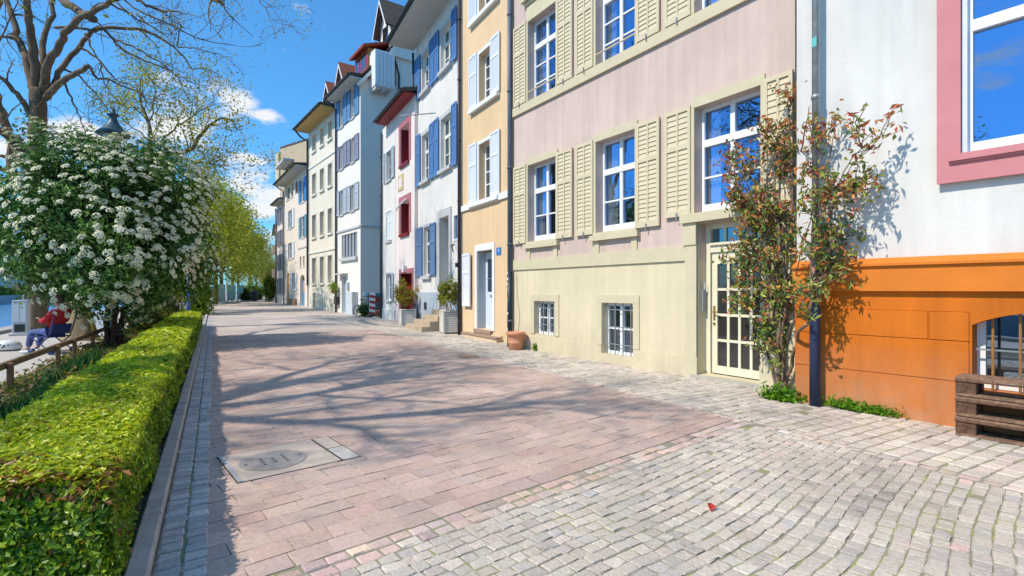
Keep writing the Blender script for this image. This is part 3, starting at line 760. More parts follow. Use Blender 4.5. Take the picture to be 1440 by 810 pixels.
pp = h.pipe(L+0.03, 0.25, 12.0, mat('pipe_slate', (0.10,0.12,0.16), 0.45, 0.2, 4, 0.05), r=0.06, y=0.10)
lo = MB(); lo.tube([(L+0.03, 0.10, 0.0), (L+0.03, 0.10, 1.95)], 0.067, 12); lo.build('pipe_shoe', mat('pipe_black', (0.02,0.035,0.045), 0.4, 0.2, 6, 0.1), pp, True)
stk = [('#e8e8e8',1.42,.10),('#c03028',1.28,.07),('#6aa84a',1.2,.06),('#9ec3e0',1.08,.14),('#e8e8e8',1.9,.06),('#dfe6ea',1.75,.05),('#7fb0cc',0.62,.12),('#d8dde0',0.42,.06),('#cfd8dc',0.85,.05),('#a8c8d8',0.98,.05),('#e5e5e5',1.62,.05)]
for i, (cc, z, hh) in enumerate(stk):
    b = MB(); R = 0.0685; n = 5; a0 = math.radians(20+15*(i % 3))
    for k in range(n):
        a, c = a0+k*0.22, a0+(k+1)*0.22
        P = lambda t, zz: (L+0.03+R*math.cos(t), 0.10+R*math.sin(t), zz)
        b.quad(P(a, z), P(c, z), P(c, z+hh), P(a, z+hh))
    b.build('sticker', mat('sticker_'+cc[1:], cc, 0.5, 0.15, 30, 0), pp)
cb = MB(); cb.tube([(7.1, 0.02, 1.9), (7.09, 0.02, 1.4), (7.0, 0.03, 1.0), (6.97, 0.02, 0.75), (7.05, 0.02, 0.4)], 0.008, 5); cb.build('cable', P_olive, h.root)
olive = h

# ---- white house with the orange base (right edge)
W_white = mat('wall_white', (0.68,0.655,0.605), 0.92, 0.06, 1.5, 0.22, 45, streak=0.94)
W_orange = mat('wall_orange', (0.60,0.153,0.011), 0.9, 0.2, 2.2, 0.45, 50, streak=0.935, dirt=1.3, dirtcol=(0.50,0.25,0.13))
P_orange = mat('trim_orange', (0.65,0.185,0.02), 0.8, 0.12, 2, 0.3, 70)
P_pink = mat('trim_pink', (0.58,0.225,0.23), 0.8, 0.09, 2.5, 0.2, 50)
fo = Fac(170, 1118, 563)
h = House(fo, 0.0, 'white house with bright orange base and pink framed window at the right edge')
S0 = -7.0
zl = fo.Z(1230, 409.2); ztt = fo.Z(1200, 367.2); zt2 = fo.Z(1300, 372.5)
# pink window
a = fo.S(1352); zs = fo.Z(1355, 216)
wx0 = a-1.25
w = h.window((wx0, a, zs, zs+2.1), P_white, G_blue, rev=0.10, cols=1, bars=(), thick=(0.66,), fw=0.075, bot=0.05)
q = abs(fo.S(1318)-a)-0.002
h.box('surround', P_pink, (a+0.002, a+q, 0.001, 0.03, zs-0.30, zs+2.1), (wx0-q, wx0-0.002, 0.001, 0.03, zs-0.30, zs+2.1), (wx0-q, a+q, 0.001, 0.03, zs+2.102, zs+2.35), (wx0-0.002, a+0.002, 0.001, 0.03, zs-0.30, zs-0.10), parent=w)
h.box('sill', P_pink, (wx0-0.1, a+0.10, 0.001, 0.075, zs-0.075, zs-0.003), (wx0-0.08, a+0.08, 0.001, 0.055, zs-0.098, zs-0.077), parent=w)
fr2 = MB(); fr2.box(a-0.045, a, -0.10, -0.02, zs, zs+2.1); fr2.build('casing', mat('casing_blue_white', (0.62,0.66,0.72), 0.5, 0.05, 4, 0), w)
# arched basement window
ba = fo.S(1367); bw = 1.25; bz0 = fo.Z(1367, 548); bz1 = fo.Z(1367, 457.0); rise = 0.16
h.op.append((ba-bw, ba, bz0, bz1+rise, 0.22))
b = MB(); n = 14; y0 = 0.0
arc = [(ba-bw*k/n, bz1+rise*math.sin(math.pi*k/n)**0.8) for k in range(n+1)]
for (xa, za), (xb, zb) in zip(arc[:-1], arc[1:]):
    b.quad((xa,y0,za), (xb,y0,zb), (xb,y0,bz1+rise), (xa,y0,bz1+rise)); b.quad((xa,y0,za), (xa,-0.28,za), (xb,-0.28,zb), (xb,y0,zb))
b.build('arch', W_orange, h.root)
w = h.window((ba-bw, ba, bz0, bz1+rise+0.02), P_white, G_dark, rev=0.22, cols=2, bars=(), fw=0.07, mw=0.03, cut=False, bot=0.0, name='basement_window')
g = MB()
P_barY = mat('bar_rust', (0.34,0.16,0.05), 0.7, 0.3, 12, 0.2)
for k in range(1, 6):
    x = ba-bw*k/6+0.06; g.tube([(x, -0.10, bz0), (x, -0.10, bz1+rise*0.8)], 0.013, 6)
g.build('window_bars', P_barY, w)
g = MB()
for z in (bz0+0.42, bz0+0.10): g.box(ba-bw, ba, -0.118, -0.108, z, z+0.018)
g.build('cross_bar', P_zinc, w)
h.wall(S0, 0, -0.1, zl, W_orange, name='base_wall', y=0.0)
b = MB()  # rusticated blocks proud of the base wall
zj = [-0.05, fo.Z(1250, 542.5), fo.Z(1250, 482), fo.Z(1250, 453)]
zj = [-0.05, 0.50, 0.94, 1.26]
vj = fo.S(1306)
for z0_, z1_ in zip(zj[:-1], zj[1:]):
    b.bbox(ba+0.02, -0.005, 0.001, 0.012, z0_+0.0025, z1_-0.0025, 0.010) if not (0.9 < z0_ < 1.2) else (b.bbox(ba+0.02, vj-0.004, 0.001, 0.012, z0_+0.0025, z1_-0.0025, 0.010), b.bbox(vj+0.004, -0.005, 0.001, 0.012, z0_+0.0025, z1_-0.0025, 0.010))
    b.bbox(S0, ba-bw-0.02, 0.001, 0.012, z0_+0.0025, z1_-0.0025, 0.010)
b.build('rusticated_blocks', W_orange, h.root)
sd = MB(); sd.quad((0,0,-0.1), (0,-0.6,-0.1), (0,-0.6,zl+0.6), (0,0,zl+0.6)); sd.build('base_return', W_orange, h.root)
h.box('fascia', P_orange, (S0, 0.0, -0.05, 0.065, zl, zt2))
b = MB()
for x0_, x1_ in ((S0, 0.0),):
    b.quad((x0_,0.10,zt2+0.001), (x0_,0.10,zt2+0.03), (x1_,0.10,zt2+0.03), (x1_,0.10,zt2+0.001))
    b.quad((x0_,0.10,zt2+0.03), (x0_,-0.055,ztt+0.03), (x1_,-0.055,ztt+0.03), (x1_,0.10,zt2+0.03)); b.quad((x0_,0.10,zt2+0.001), (x1_,0.10,zt2+0.001), (x1_,-0.05,zt2+0.001), (x0_,-0.05,zt2+0.001))
    b.quad((x1_,0.10,zt2+0.001), (x1_,0.10,zt2+0.03), (x1_,-0.055,ztt+0.03), (x1_,-0.055,zt2+0.001))
b.build('cap_moulding', P_orange, h.root)
h.wall(S0, 0.0, zl+0.05, 12.0, W_white, y=-0.05, sides=9)
h.L = 0.0
r = h.roof(12.0, soff=P_offwhite, x0=S0, x1=0.1)
px = fo.S(1152.5)
pp = h.pipe(px, 1.55, 12.0, P_zinc, r=0.043, y=0.12)
lo = MB(); lo.tube([(px, 0.14, 0), (px, 0.14, 1.70), (px, 0.13, 1.74)], [0.062, 0.062, 0.05], 14); lo.build('pipe_shoe', P_navy, pp, True)
b = MB(); b.box(px-0.03, px+0.03, 0.163, 0.165, 4.62, 4.74); b.build('sticker', mat('sticker_teal', (0.12,0.45,0.42), 0.5, 0.1, 20, 0), pp)
orange = h

# ---- peach house
W_peach = mat('wall_peach', (0.74,0.52,0.30), 0.92, 0.07, 1.4, 0.3, 60, streak=True, dirt=0.6, dirtcol=(0.62,0.52,0.36))
P_shw = mat('shutter_white', (0.74,0.76,0.80), 0.55, 0.05, 3, 0.05)
P_paleblue = mat('door_pale_blue', (0.60,0.68,0.74), 0.5, 0.05, 3, 0.05)
fp = Fac(310, 718, 483.4); Lp = fp.S(650)
h = House(fp, Lp, 'narrow peach house with white louvred shutters and a pale blue door')
c0, c1 = fp.S(689.5), fp.S(674)
for (zt, zb) in ((fp.Z(682, -75), fp.Z(682, 15)), (fp.Z(682, 70), fp.Z(682, 143)), (fp.Z(682.5, 199), fp.Z(682.5, 281))):
    w = h.window((c0, c1, zb, zt), P_white, G_dark, rev=0.2, cols=2, bars=(0.3, 0.52, 0.75), fw=0.06, mw=0.03, sill=P_white, sill_d=0.12, sill_h=0.12, sill_w=0.62, sur=P_white, sur_w=0.10)
    for (xa, xb) in ((c1+0.10, c1+0.66), (c0-0.66, c0-0.10)): h.shutter(w, xa, xb, zb+0.0, zt+0.12, P_shw, y=0.025, pitch=0.06)
zb = fp.Z(649, 298.75)
h.box('string_course', P_white, 0.05, Lp-0.01, 0.001, 0.06, zb, zb+0.18)
d0, d1 = fp.S(693), fp.S(671.5); dz0 = fp.Z(684, 464); dz1 = fp.Z(682, 352)
h.op.append((d0, d1, dz0, dz1, 0.28))
h.box('door_surround', P_white, (d0-0.14, d0-0.002, 0.001, 0.03, dz0, dz1), (d1+0.002, d1+0.14, 0.001, 0.03, dz0, dz1), (d0-0.14, d1+0.14, 0.001, 0.03, dz1+0.002, dz1+0.2))
b = MB(); b.box(d0+0.02, d1-0.02, -0.34, -0.28, dz0, dz1-0.03)
door = b.build('door', P_paleblue, h.root)
dm = (d0+d1)/2
b = MB()
for xa in (d0+0.16, dm+0.04): b.box(xa, xa+(d1-d0)/2-0.2, -0.279, -0.275, dz0+1.15, dz1-0.25)
b.build('pane', G_dark, door)
b = MB()
for zz in (dz0+1.55,): b.tube([(d0+0.14, -0.26, zz), (d1-0.14, -0.26, zz)], 0.012, 6)
b.build('door_bars', P_steel, door)
for xa in (d0+0.16, dm+0.04): h.box('door_panel', P_paleblue, xa, xa+(d1-d0)/2-0.2, -0.279, -0.268, dz0+0.2, dz0+0.75, parent=door)
b = MB(); b.tube([(dm+0.1, -0.28, dz0+1.02), (dm+0.1, -0.23, dz0+1.02)], 0.035, 8); b.tube([(dm-0.1, -0.28, dz0+0.92), (dm-0.1, -0.22, dz0+0.92)], 0.035, 8); b.build('knob', P_steel, door)
h.box('door_jamb', mat('jamb_grey', (0.42,0.45,0.47), 0.8, 0.05, 3, 0.05), (d1-0.02, d1-0.004, -0.28, -0.02, dz0, dz1-0.004))
s0, s1 = fp.S(664.4), fp.S(653.8)
h.shutter(h.root, s0, s1, fp.Z(659, 430.4), fp.Z(659, 356.7), P_shw, y=0.06, pitch=0.06)
P_red_stone = mat('step_red', (0.36,0.24,0.18), 0.9, 0.2, 6, 0.3)
h.box('door_step', P_red_stone, (d0-0.02, d1+0.1, -0.25, 0.10, dz0-0.10, dz0-0.003))
h.box('plinth', W_peach, (0.45, Lp-0.3, 0.001, 0.07, -0.05, dz0-0.104), (0.45, Lp-0.5, 0.071, 0.20, -0.05, 0.10))
h.box('plinth_cap', P_red_stone, (0.40, Lp-0.45, 0.071, 0.24, 0.101, 0.14))
sg = h.box('house_number_plate', mat('plate_blue', (0.03,0.18,0.50), 0.4, 0.05, 3, 0), fp.S(705), fp.S(698.5), 0.001, 0.015, fp.Z(702, 358.5), fp.Z(702, 348))
xm = fp.S(701.7); zm = fp.Z(702, 353)
b = MB()   # a small white 9
b.tube([(xm-0.022+0.0, 0.018, zm-0.05), (xm-0.03, 0.018, zm), (xm-0.028, 0.018, zm+0.04), (xm, 0.018, zm+0.055), (xm+0.028, 0.018, zm+0.04), (xm+0.028, 0.018, zm+0.012), (xm, 0.018, zm), (xm-0.028, 0.018, zm+0.012)], 0.008, 5)
b.build('numeral', P_white, sg)
h.wall(0, Lp, -0.1, 12.8, W_peach, sides=9)
h.roof(12.8, soff=P_offwhite, gable=W_peach)
h.pipe(Lp+0.02, 0.0, 12.5, mat('pipe_brown', (0.05,0.035,0.045), 0.5, 0.2, 5, 0.05), r=0.055, y=0.10)
cb = MB(); cb.box(Lp+0.1-0.09, Lp+0.1-0.06, 0.16, 0.24, fp.Z(648, 376), fp.Z(648, 370)); cb.build('pipe_bracket', P_navy, h.root)

# ---- white house with blue shutters
W_wb = mat('wall_white_b', (0.72,0.68,0.62), 0.92, 0.05, 1.2, 0.3, 60, streak=True)
P_blue = mat('shutter_blue', (0.10,0.22,0.44), 0.5, 0.12, 3, 0.06)
P_blue2 = mat('shutter_slate_blue', (0.12,0.20,0.36), 0.55, 0.12, 3, 0.06)
fw_ = Fac(345, 648, 467.6); Lw = fw_.S(585)
h = House(fw_, Lw, 'white house with bright blue shutters, grey plinth and stone steps')
A0, A1 = fw_.S(604.3), fw_.S(594.5); B0, B1 = fw_.S(635), fw_.S(621)
rows_ = [(fw_.Z(599, 74), fw_.Z(599, 127)), (fw_.Z(599, 188), fw_.Z(599, 254))]
for zt, zb in rows_:
    for (x0, x1, sh0, sh1) in ((A0, A1, fw_.S(611.5), fw_.S(585.3)), (B0, B1, fw_.S(644.5), fw_.S(611.9))):
        w = h.window((x0, x1, zb, zt), P_offwhite, G_dark, rev=0.12, cols=2, bars=(0.3,), thick=(0.64,), fw=0.07, mw=0.04, sill=P_stone_grey, sill_d=0.14, sill_h=0.13, sill_w=0.14, sur=P_stone_grey, sur_w=0.16, sur_y=0.03)
        h.shutter(w, max(sh0, x0-0.80), x0-0.17, zb-0.1, zt+0.16, P_blue, y=0.05, pitch=0.09); h.shutter(w, x1+0.17, min(sh1, x1+0.95), zb-0.1, zt+0.16, P_blue, y=0.05, pitch=0.09)
x0, x1 = fw_.S(604.5), fw_.S(596.5); zt, zb = fw_.Z(600, 319), fw_.Z(600, 388)
w = h.window((x0, x1, zb, zt), P_offwhite, G_grey, rev=0.12, cols=2, bars=(0.3,), thick=(0.66,), fw=0.08, mw=0.05, sill=P_stone_grey, sill_d=0.12, sill_h=0.14, sill_w=0.2, sur=P_stone_grey, sur_w=0.12)
h.shutter(w, fw_.S(613.8), x0-0.13, zb, zt+0.05, P_blue2, y=0.03, pitch=0.09); h.shutter(w, x1+0.13, fw_.S(585.3), zb, zt+0.05, P_blue2, y=0.03, pitch=0.09)
d0, d1 = fw_.S(632.5), fw_.S(619.5); dz0, dz1 = 0.72, fw_.Z(626, 305)
h.op.append((d0, d1, dz0, dz1, 0.9))
P_recess = mat('recess_grey', (0.46,0.47,0.46), 0.85, 0.06, 2, 0.2)
h.box('door_surround', P_stone_grey, (d0-0.2, d0-0.002, 0.001, 0.05, dz0, dz1), (d1+0.002, d1+0.25, 0.001, 0.05, dz0, dz1), (d0-0.2, d1+0.25, 0.001, 0.05, dz1+0.002, dz1+0.3))
door = h.box('door', P_recess, d0, d1, -1.0, -0.93, dz0, dz1)
b = MB(); b.tube([(d0+0.2, -0.93, dz0+1.0), (d0+0.2, -0.87, dz0+1.0)], 0.03, 8); b.build('knob', P_steel, door)
x0, x1 = fw_.S(644), fw_.S(639); h.window((x0, x1, fw_.Z(641, 336), fw_.Z(641, 303)), P_blue2, G_dark, rev=0.06, cols=1, bars=(0.5,), fw=0.06, sur=P_white, sur_w=0.07)
b = MB(); zz = fw_.Z(637, 349); xx = fw_.S(637.5); b.tube([(xx-0.1, 0.02, zz+0.13), (xx+0.1, 0.02, zz+0.13), (xx-0.02, 0.02, zz-0.15)], 0.02, 5); b.build('house_number', P_gut, h.root)
h.box('plinth', mat('plinth_grey_blue', (0.42,0.47,0.52), 0.85, 0.1, 2, 0.25, dirt=0.4), fw_.S(616), Lw-0.02, 0.001, 0.06, -0.05, fw_.Z(600, 411)); h.box('plinth', MATS['plinth_grey_blue'], 0.02, d0-0.2, 0.001, 0.06, -0.05, fw_.Z(600, 411))
h.box('vent', P_gut, fw_.S(602), fw_.S(598.5), 0.061, 0.08, fw_.Z(600, 435), fw_.Z(600, 425))
b = MB()
stp = fw_.S(617)
for k in range(4):
    b.bbox(d0-0.25-0.0, stp+0.45*(3-k)/3+0.1, 0.062, 0.25+0.30*(3-k), -0.02+0.18*k+0.002, 0.18*(k+1), 0.012)
b.build('steps', mat('sandstone_step', (0.50,0.38,0.25), 0.9, 0.2, 5, 0.35), h.root)
h.wall(0, Lw, -0.1, 12.15, W_wb, sides=9)
P_soff_grey = mat('soffit_grey', (0.50,0.50,0.45), 0.8, 0.08, 2, 0.1)
h.roof(12.15, over=1.15, soff=P_soff_grey, gable=W_wb, pitch=48, x1=Lw+0.35)
h.pipe(Lw+0.1, 0.0, 11.9, P_dkpipe, r=0.05, y=0.10)
b = MB(); zz = fw_.Z(610, 165); b.tube([(fw_.S(616), 0.1, zz), (fw_.S(606), 1.3, zz-0.05)], 0.025, 5); b.build('pole', P_steel, h.root)
wbh = h

# ---- pink house with red windows, and narrow white house
W_pink = mat('wall_pale_pink', (0.74,0.645,0.585), 0.92, 0.05, 1.2, 0.3)
P_red = mat('paint_dark_red', (0.20,0.012,0.014), 0.5, 0.15, 3, 0.06)
P_rose = mat('trim_rose', (0.42,0.15,0.16), 0.7, 0.1, 3, 0.1)
fk = Fac(330, 583, 455.8); Lk = fk.S(556.3)
h = House(fk, Lk, 'narrow pale pink house with dark red window frames and red door')
ck0, ck1 = fk.S(575.5), fk.S(563.5)
for zt, zb in ((fk.Z(568, 178), fk.Z(568, 231)), (fk.Z(568, 284), fk.Z(568, 329))):
    w = h.window((ck0, ck1, zb, zt), P_red, G_dark, rev=0.45, cols=2, bars=(0.35, 0.68), fw=0.09, mw=0.04, sill=P_red, sill_d=0.10, sill_h=0.12, sill_w=0.05, sur=P_rose, sur_w=0.28)
    h.box('reveal_lining', P_red, (ck1-0.03, ck1-0.004, -0.45, -0.02, zb, zt-0.004), parent=w)
    b = MB()
    if zt < 6: b.tube([(ck1-0.1, 0.25, zt-0.35), ((ck0+ck1)/2, 0.3, zt-0.25), (ck0-0.1, 0.2, zt-0.02)], 0.035, 6); b.build('awning_roll', P_white, w)
h.box('plaque', mat('plaque_gold', (0.58,0.47,0.22), 0.8, 0.2, 10, 0.2), (fk.S(567.5), fk.S(560.5), 0.001, 0.03, fk.Z(564, 268), fk.Z(564, 246)))
h.box('plaque_panel', W_pink, (fk.S(566), fk.S(562), 0.031, 0.04, fk.Z(564, 264), fk.Z(564, 250)))
d0, d1 = fk.S(580.5), fk.S(563); dz1 = fk.Z(572, 384)
h.op.append((d0, d1, 0.0, dz1, 0.4))
h.box('door_surround', P_rose, (d0-0.12, d0-0.002, 0.001, 0.04, 0, dz1), (d1+0.002, d1+0.12, 0.001, 0.04, 0, dz1), (d0-0.12, d1+0.12, 0.001, 0.04, dz1+0.002, dz1+0.2))
b = MB(); b.box(d0, d1, -0.46, -0.40, 0, dz1)
for k in range(2):
    xa = d0+(d1-d0)*(0.08+0.5*k); b.box(xa, xa+(d1-d0)*0.36, -0.40, -0.385, 0.25, 0.95)
door = b.build('door', P_red, h.root)
b = MB(); b.box(d0+0.15, d0+(d1-d0)*0.45, -0.4, -0.39, 1.2, dz1-0.3); b.build('pane', G_dark, door)
h.box('reveal_lining', P_red, (d1-0.03, d1-0.004, -0.40, -0.02, 0.0, dz1-0.004))
h.box('lamp', P_white, fk.S(572), fk.S(569.5), 0.04, 0.16, dz1+0.05, dz1+0.35)
h.wall(0, Lk, -0.1, 9.9, W_pink, sides=8)
P_soff_red = mat('soffit_red', (0.26,0.03,0.03), 0.6, 0.12, 3, 0.08)
fn_L = fk.S(538.0)
h.roof(9.9, D=8, over=0.55, pitch=42, soff=P_soff_red, gable=W_pink, x1=Lk+0.02)
g = fk.o[0]+fk.u[0]*(Lk+0.03), fk.o[1]+fk.u[1]*(Lk+0.03)
class FacO(Fac):
    def __init__(s, o, u): s.o, s.u = o, u
fn = FacO(g, fk.u); Ln = fn.S(538.0)
h = House(fn, Ln, 'narrow white house with grey shutters between the pink house and the bins')
P_shg = mat('shutter_grey', (0.42,0.46,0.50), 0.6, 0.1, 3, 0.06)
n0, n1 = fn.S(550.5), fn.S(543.5)
w = h.window((n0, n1, fn.Z(547, 254), fn.Z(547, 212)), P_stone_grey, G_dark, rev=0.12, cols=2, bars=(0.5,), fw=0.08, sill=P_stone_grey, sur=P_white, sur_w=0.12)
h.shutter(w, fn.S(555.3), n0-0.13, fn.Z(547, 254), fn.Z(547, 212), P_shg, y=0.03, pitch=0.1); h.shutter(w, n1+0.13, fn.S(540), fn.Z(547, 254), fn.Z(547, 212), P_shg, y=0.03, pitch=0.1)
w = h.window((n0, n1, fn.Z(548, 339), fn.Z(548, 297)), P_stone_grey, G_dark, rev=0.1, cols=2, bars=(), fw=0.08, sill=P_stone_grey, sur=P_white, sur_w=0.12, cut=True)
zb, zt = fn.Z(548, 337), fn.Z(548, 298); mm = (n0+n1)/2
for xa, xb in ((n0+0.01, mm-0.01), (mm+0.01, n1-0.01)): h.shutter(w, xa, xb, zb, zt, P_shw, y=-0.06, pitch=0.1)
w = h.window((n0-0.1, n1, fn.Z(547, 423), fn.Z(547, 385)), P_white, G_dark, rev=0.14, cols=2, bars=(0.5,), fw=0.09, sill=P_stone_grey, sur=P_stone_grey, sur_w=0.1)
h.shutter(w, fn.S(554.5), n0-0.22, fn.Z(547, 423), fn.Z(547, 385), P_shg, y=0.03, pitch=0.1)
h.box('plinth', W_wb, 0.02, Ln-0.02, 0.001, 0.05, -0.05, 0.5)
h.wall(0, Ln, -0.1, 9.9, W_wb, sides=8)
h.roof(9.9, D=8, over=0.55, pitch=42, soff=P_soff_red, gable=W_wb, x0=0.0, x1=Ln-0.75)
h.pipe(Ln-0.05, 0.0, 9.7, P_dkpipe, r=0.06, y=0.10)
b = MB(); b.box(fn.S(549), fn.S(542), 0.6, 1.3, 8.9, 9.75); 

# ---- tall white house whose shaded side wall shows
W_tall = mat('wall_white_c', (0.76,0.705,0.625), 0.92, 0.06, 1.2, 0.25)
fW = Fac(200, 507, 443); LW = fW.S(474)
h = House(fW, LW, 'tall white house with grey shutters, hanging wooden box and orange red dormer')
za = lambda x, y: fW.Z(x, y)
P_shv = mat('shutter_grey_violet', (0.24,0.25,0.32), 0.6, 0.12, 3, 0.06)
P_bluelite = mat('shutter_mid_blue', (0.13,0.27,0.45), 0.55, 0.15, 3, 0.06)
W1 = (fW.S(499.0), fW.S(493.8)); W2 = (fW.S(483.3), fW.S(478.3))
for ri, (zt, zb) in enumerate(((za(495, 125), za(495, 167)), (za(495, 194), za(495, 229)), (za(495, 260), za(495, 297)))):
    for (x0, x1) in (W1, W2):
        sm = P_bluelite if ri == 0 else (P_shv if ri == 1 else P_shg)
        w = h.window((x0, x1, zb, zt), P_stone_grey, G_blue if ri == 0 else G_dark, rev=0.12, cols=2, bars=(0.5,), fw=0.08, mw=0.04, sill=P_stone_grey)
        ws = 0.8 if x0 == W1[0] else 0.85
        h.shutter(w, x0-ws, x0-0.03, zb, zt, sm, y=0.03, pitch=0.12); h.shutter(w, x1+0.03, x1+ws, zb, zt, sm, y=0.03, pitch=0.12)
lx0, lx1 = fW.S(502.5), fW.S(480.5); lz1, lz0 = za(491, 328.5), za(491, 362)
h.op.append((lx0, lx1, lz0, lz1, 0.15))
b = MB()
for k in range(5):
    xa = lx0+(lx1-lx0)*(k+0.5)/5; b.box(xa-0.12, xa+0.12, -0.14, -0.05, lz0, lz1)
b.box(lx0, lx1, -0.2, -0.15, lz0, lz1); b.build('slatted_opening', mat('slat_grey', (0.33,0.35,0.36), 0.7, 0.12, 3, 0.1), h.root)
h.box('sill', P_stone_grey, lx0-0.1, lx1+0.1, 0.001, 0.14, lz0-0.2, lz0-0.003)
d0, d1 = fW.S(487), fW.S(480.5); dz1 = za(483, 389)
h.op.append((d0, d1, 0.0, dz1, 0.2))
P_dbl = mat('door_grey_blue', (0.36,0.45,0.54), 0.6, 0.08, 3, 0.05)
door = h.box('door', P_dbl, d0, d1, -0.26, -0.2, 0, dz1)
h.box('door_strip', mat('door_brown', (0.35,0.16,0.07), 0.6, 0.15, 4, 0.05), (d0+0.05, d0+0.4, -0.19, -0.16, 0.1, dz1-0.05), parent=door)
h.box('canopy', P_stone_grey, (d0-0.3, d1+0.4, 0.001, 0.35, dz1+0.12, dz1+0.2))
h.box('mail_box', P_shg, (fW.S(491.5), fW.S(488.5), 0.001, 0.12, za(490, 407), za(490, 397)))
h.box('letter_box', P_gut, (fW.S(478), fW.S(474.8), 0.001, 0.25, za(476, 428), za(476, 417)))
h.box('utility_cabinet', mat('cabinet_grey', (0.55,0.57,0.58), 0.6, 0.06, 3, 0.05), (fW.S(503.5), fW.S(495), 0.001, 0.35, 0.0, za(499, 410.5)), (fW.S(503.0), fW.S(495.5), 0.351, 0.36, 0.75, za(499, 411.5)))
zb_ = za(500, 318.5)
h.box('string_course', P_stone_grey, (0.0, LW, 0.001, 0.07, zb_-0.12, zb_))
D = 9.0; ze = 13.75
h.wall(0, LW, -0.1, ze, W_tall, sides=D)
h.box('side_course', P_stone_grey, (-0.07, -0.001, -D, 0.0, zb_-0.12, zb_))
h.roof(ze, D=D, over=0.75, pitch=50, soff=P_soff_grey, gable=W_tall, x0=-0.28)
t50 = math.tan(math.radians(50))
# white verge board on the gable side
b = MB()
for y0_, y1_ in ((0.2, -D/2),): 
    b.obox((-0.20, (y0_+y1_)/2, ze+(-(y0_+y1_)/2)*t50-0.10), (1,0,0), (0,-1,t50), (0,t50,1), 0.12, abs(y0_-y1_)/2/math.cos(math.radians(50)), 0.09)
b.build('verge_board', P_offwhite, h.root)
# side window, side pipe
b = MB()
b.box(-0.05, -0.002, -2.3, -1.45, 9.9, 12.2); w = b.build('side_window', P_stone_grey, h.root)
p = MB(); p.quad((-0.055,-2.2,10.05), (-0.055,-1.55,10.05), (-0.055,-1.55,12.05), (-0.055,-2.2,12.05)); p.build('pane', G_dark, w)
b = MB(); b.tube([(-0.12, -2.35, 8.5), (-0.12, -2.35, 14.6), (-0.12, -2.1, 15.4), (-0.12, -1.85, 15.6)], 0.06, 8); b.build('drainpipe', P_gut, h.root, True)
# hanging wooden box on the side wall
P_boxw = mat('box_white_wood', (0.72,0.72,0.70), 0.7, 0.07, 3, 0.1)
b = MB(); b.box(-0.85, -0.005, -1.75, -0.55, 13.35, 15.45); hb = b.build('hanging_box', P_boxw, h.root)
b = MB()
for k in range(5):
    yy = -1.74+k*0.238; b.box(-0.885, -0.851, yy, yy+0.21, 13.42, 15.38)
b.build('plank', P_boxw, hb)
b = MB()
for k in range(3): b.box(-0.82, -0.005, -0.7-k*0.45, -0.6-k*0.45, 13.15, 13.349)
b.build('joist', P_stone_grey, hb)
# orange red shed dormer
P_or = mat('dormer_orange', (0.45,0.15,0.04), 0.7, 0.12, 3, 0.1); P_dred = mat('dormer_red', (0.40,0.07,0.03), 0.6, 0.15, 3, 0.1)
b = MB(); b.box(0.0, 2.3, -2.2, -0.45, ze+0.2, ze+2.05); dm_ = b.build('dormer', P_or, h.root)
b = MB(); b.box(0.08, 2.22, -0.449, -0.42, ze+0.75, ze+2.0); b.build('dormer_front', P_dred, dm_)
b = MB()
for k in range(4): b.box(0.2+k*0.5, 0.58+k*0.5, -0.419, -0.41, ze+0.95, ze+1.85)
b.build('pane', G_dark, dm_)
b = MB()
b.obox((1.12, -1.15, ze+2.45), (1,0,0), (0,-1,0.36), (0,0.36,1), 1.28, 1.1, 0.06); b.build('dormer_roof', P_dred, dm_)
# white gabled dormer with dark roof
def gdormer(H_, x0, x1, yf, yb, z0, z1, za_, wm, rm, ov=0.25, name='gable_dormer'):
    b = MB(); xm = (x0+x1)/2
    b.box(x0, x1, yb, yf, z0, z1); b.poly([(x0,yf,z1), (xm,yf,za_), (x1,yf,z1)])
    d = b.build(name, wm, H_.root)
    r = MB()
    for sg, xe in ((-1, x0-ov), (1, x1+ov)):
        k = (za_-z1)/((x1-x0)/2); zz = z1-ov*k
        a, c = (xe, zz+0.02), (xm, za_+0.02)
        for t in (0.0, 0.14):
            r.quad((a[0],yf+ov*1.4,a[1]+t), (c[0],yf+ov*1.4,c[1]+t), (c[0],yb,c[1]+t), (a[0],yb,a[1]+t))
        r.quad((a[0],yf+ov*1.4,a[1]), (a[0],yf+ov*1.4,a[1]+0.14), (c[0],yf+ov*1.4,c[1]+0.14), (c[0],yf+ov*1.4,c[1]))
        r.quad((a[0],yf+ov*1.4,a[1]), (a[0],yb,a[1]), (a[0],yb,a[1]+0.14), (a[0],yf+ov*1.4,a[1]+0.14))
    r.build('dormer_roof', rm, d)
    w = MB()
    for sg, xe in ((-1, x0-ov), (1, x1+ov)):
        k = (za_-z1)/((x1-x0)/2); zz = z1-ov*k
        a, c = (xe, zz-0.06), (xm, za_-0.06)
        w.quad((a[0],yf+ov*1.42,a[1]-0.12), (c[0],yf+ov*1.42,c[1]-0.12), (c[0],yf+ov*1.42,c[1]+0.1), (a[0],yf+ov*1.42,a[1]+0.1))
    w.build('barge_board', P_white, d)
    p = MB(); q = (x1-x0)*0.22; p.quad((x0+q,yf+0.004,z0+(z1-z0)*0.25), (x0+q,yf+0.004,z1-0.05), (x1-q,yf+0.004,z1-0.05), (x1-q,yf+0.004,z0+(z1-z0)*0.25)); p.build('pane', G_dark, d)
    return d
gdormer(h, -0.25, 1.35, -1.75, -4.8, ze+1.9, ze+3.95, ze+5.4, W_tall, P_tile, 0.3)
gdormer(h, 4.1, 5.4, -0.45, -2.6, ze+0.7, ze+1.7, ze+2.7, P_offwhite, P_tile_red, 0.2)
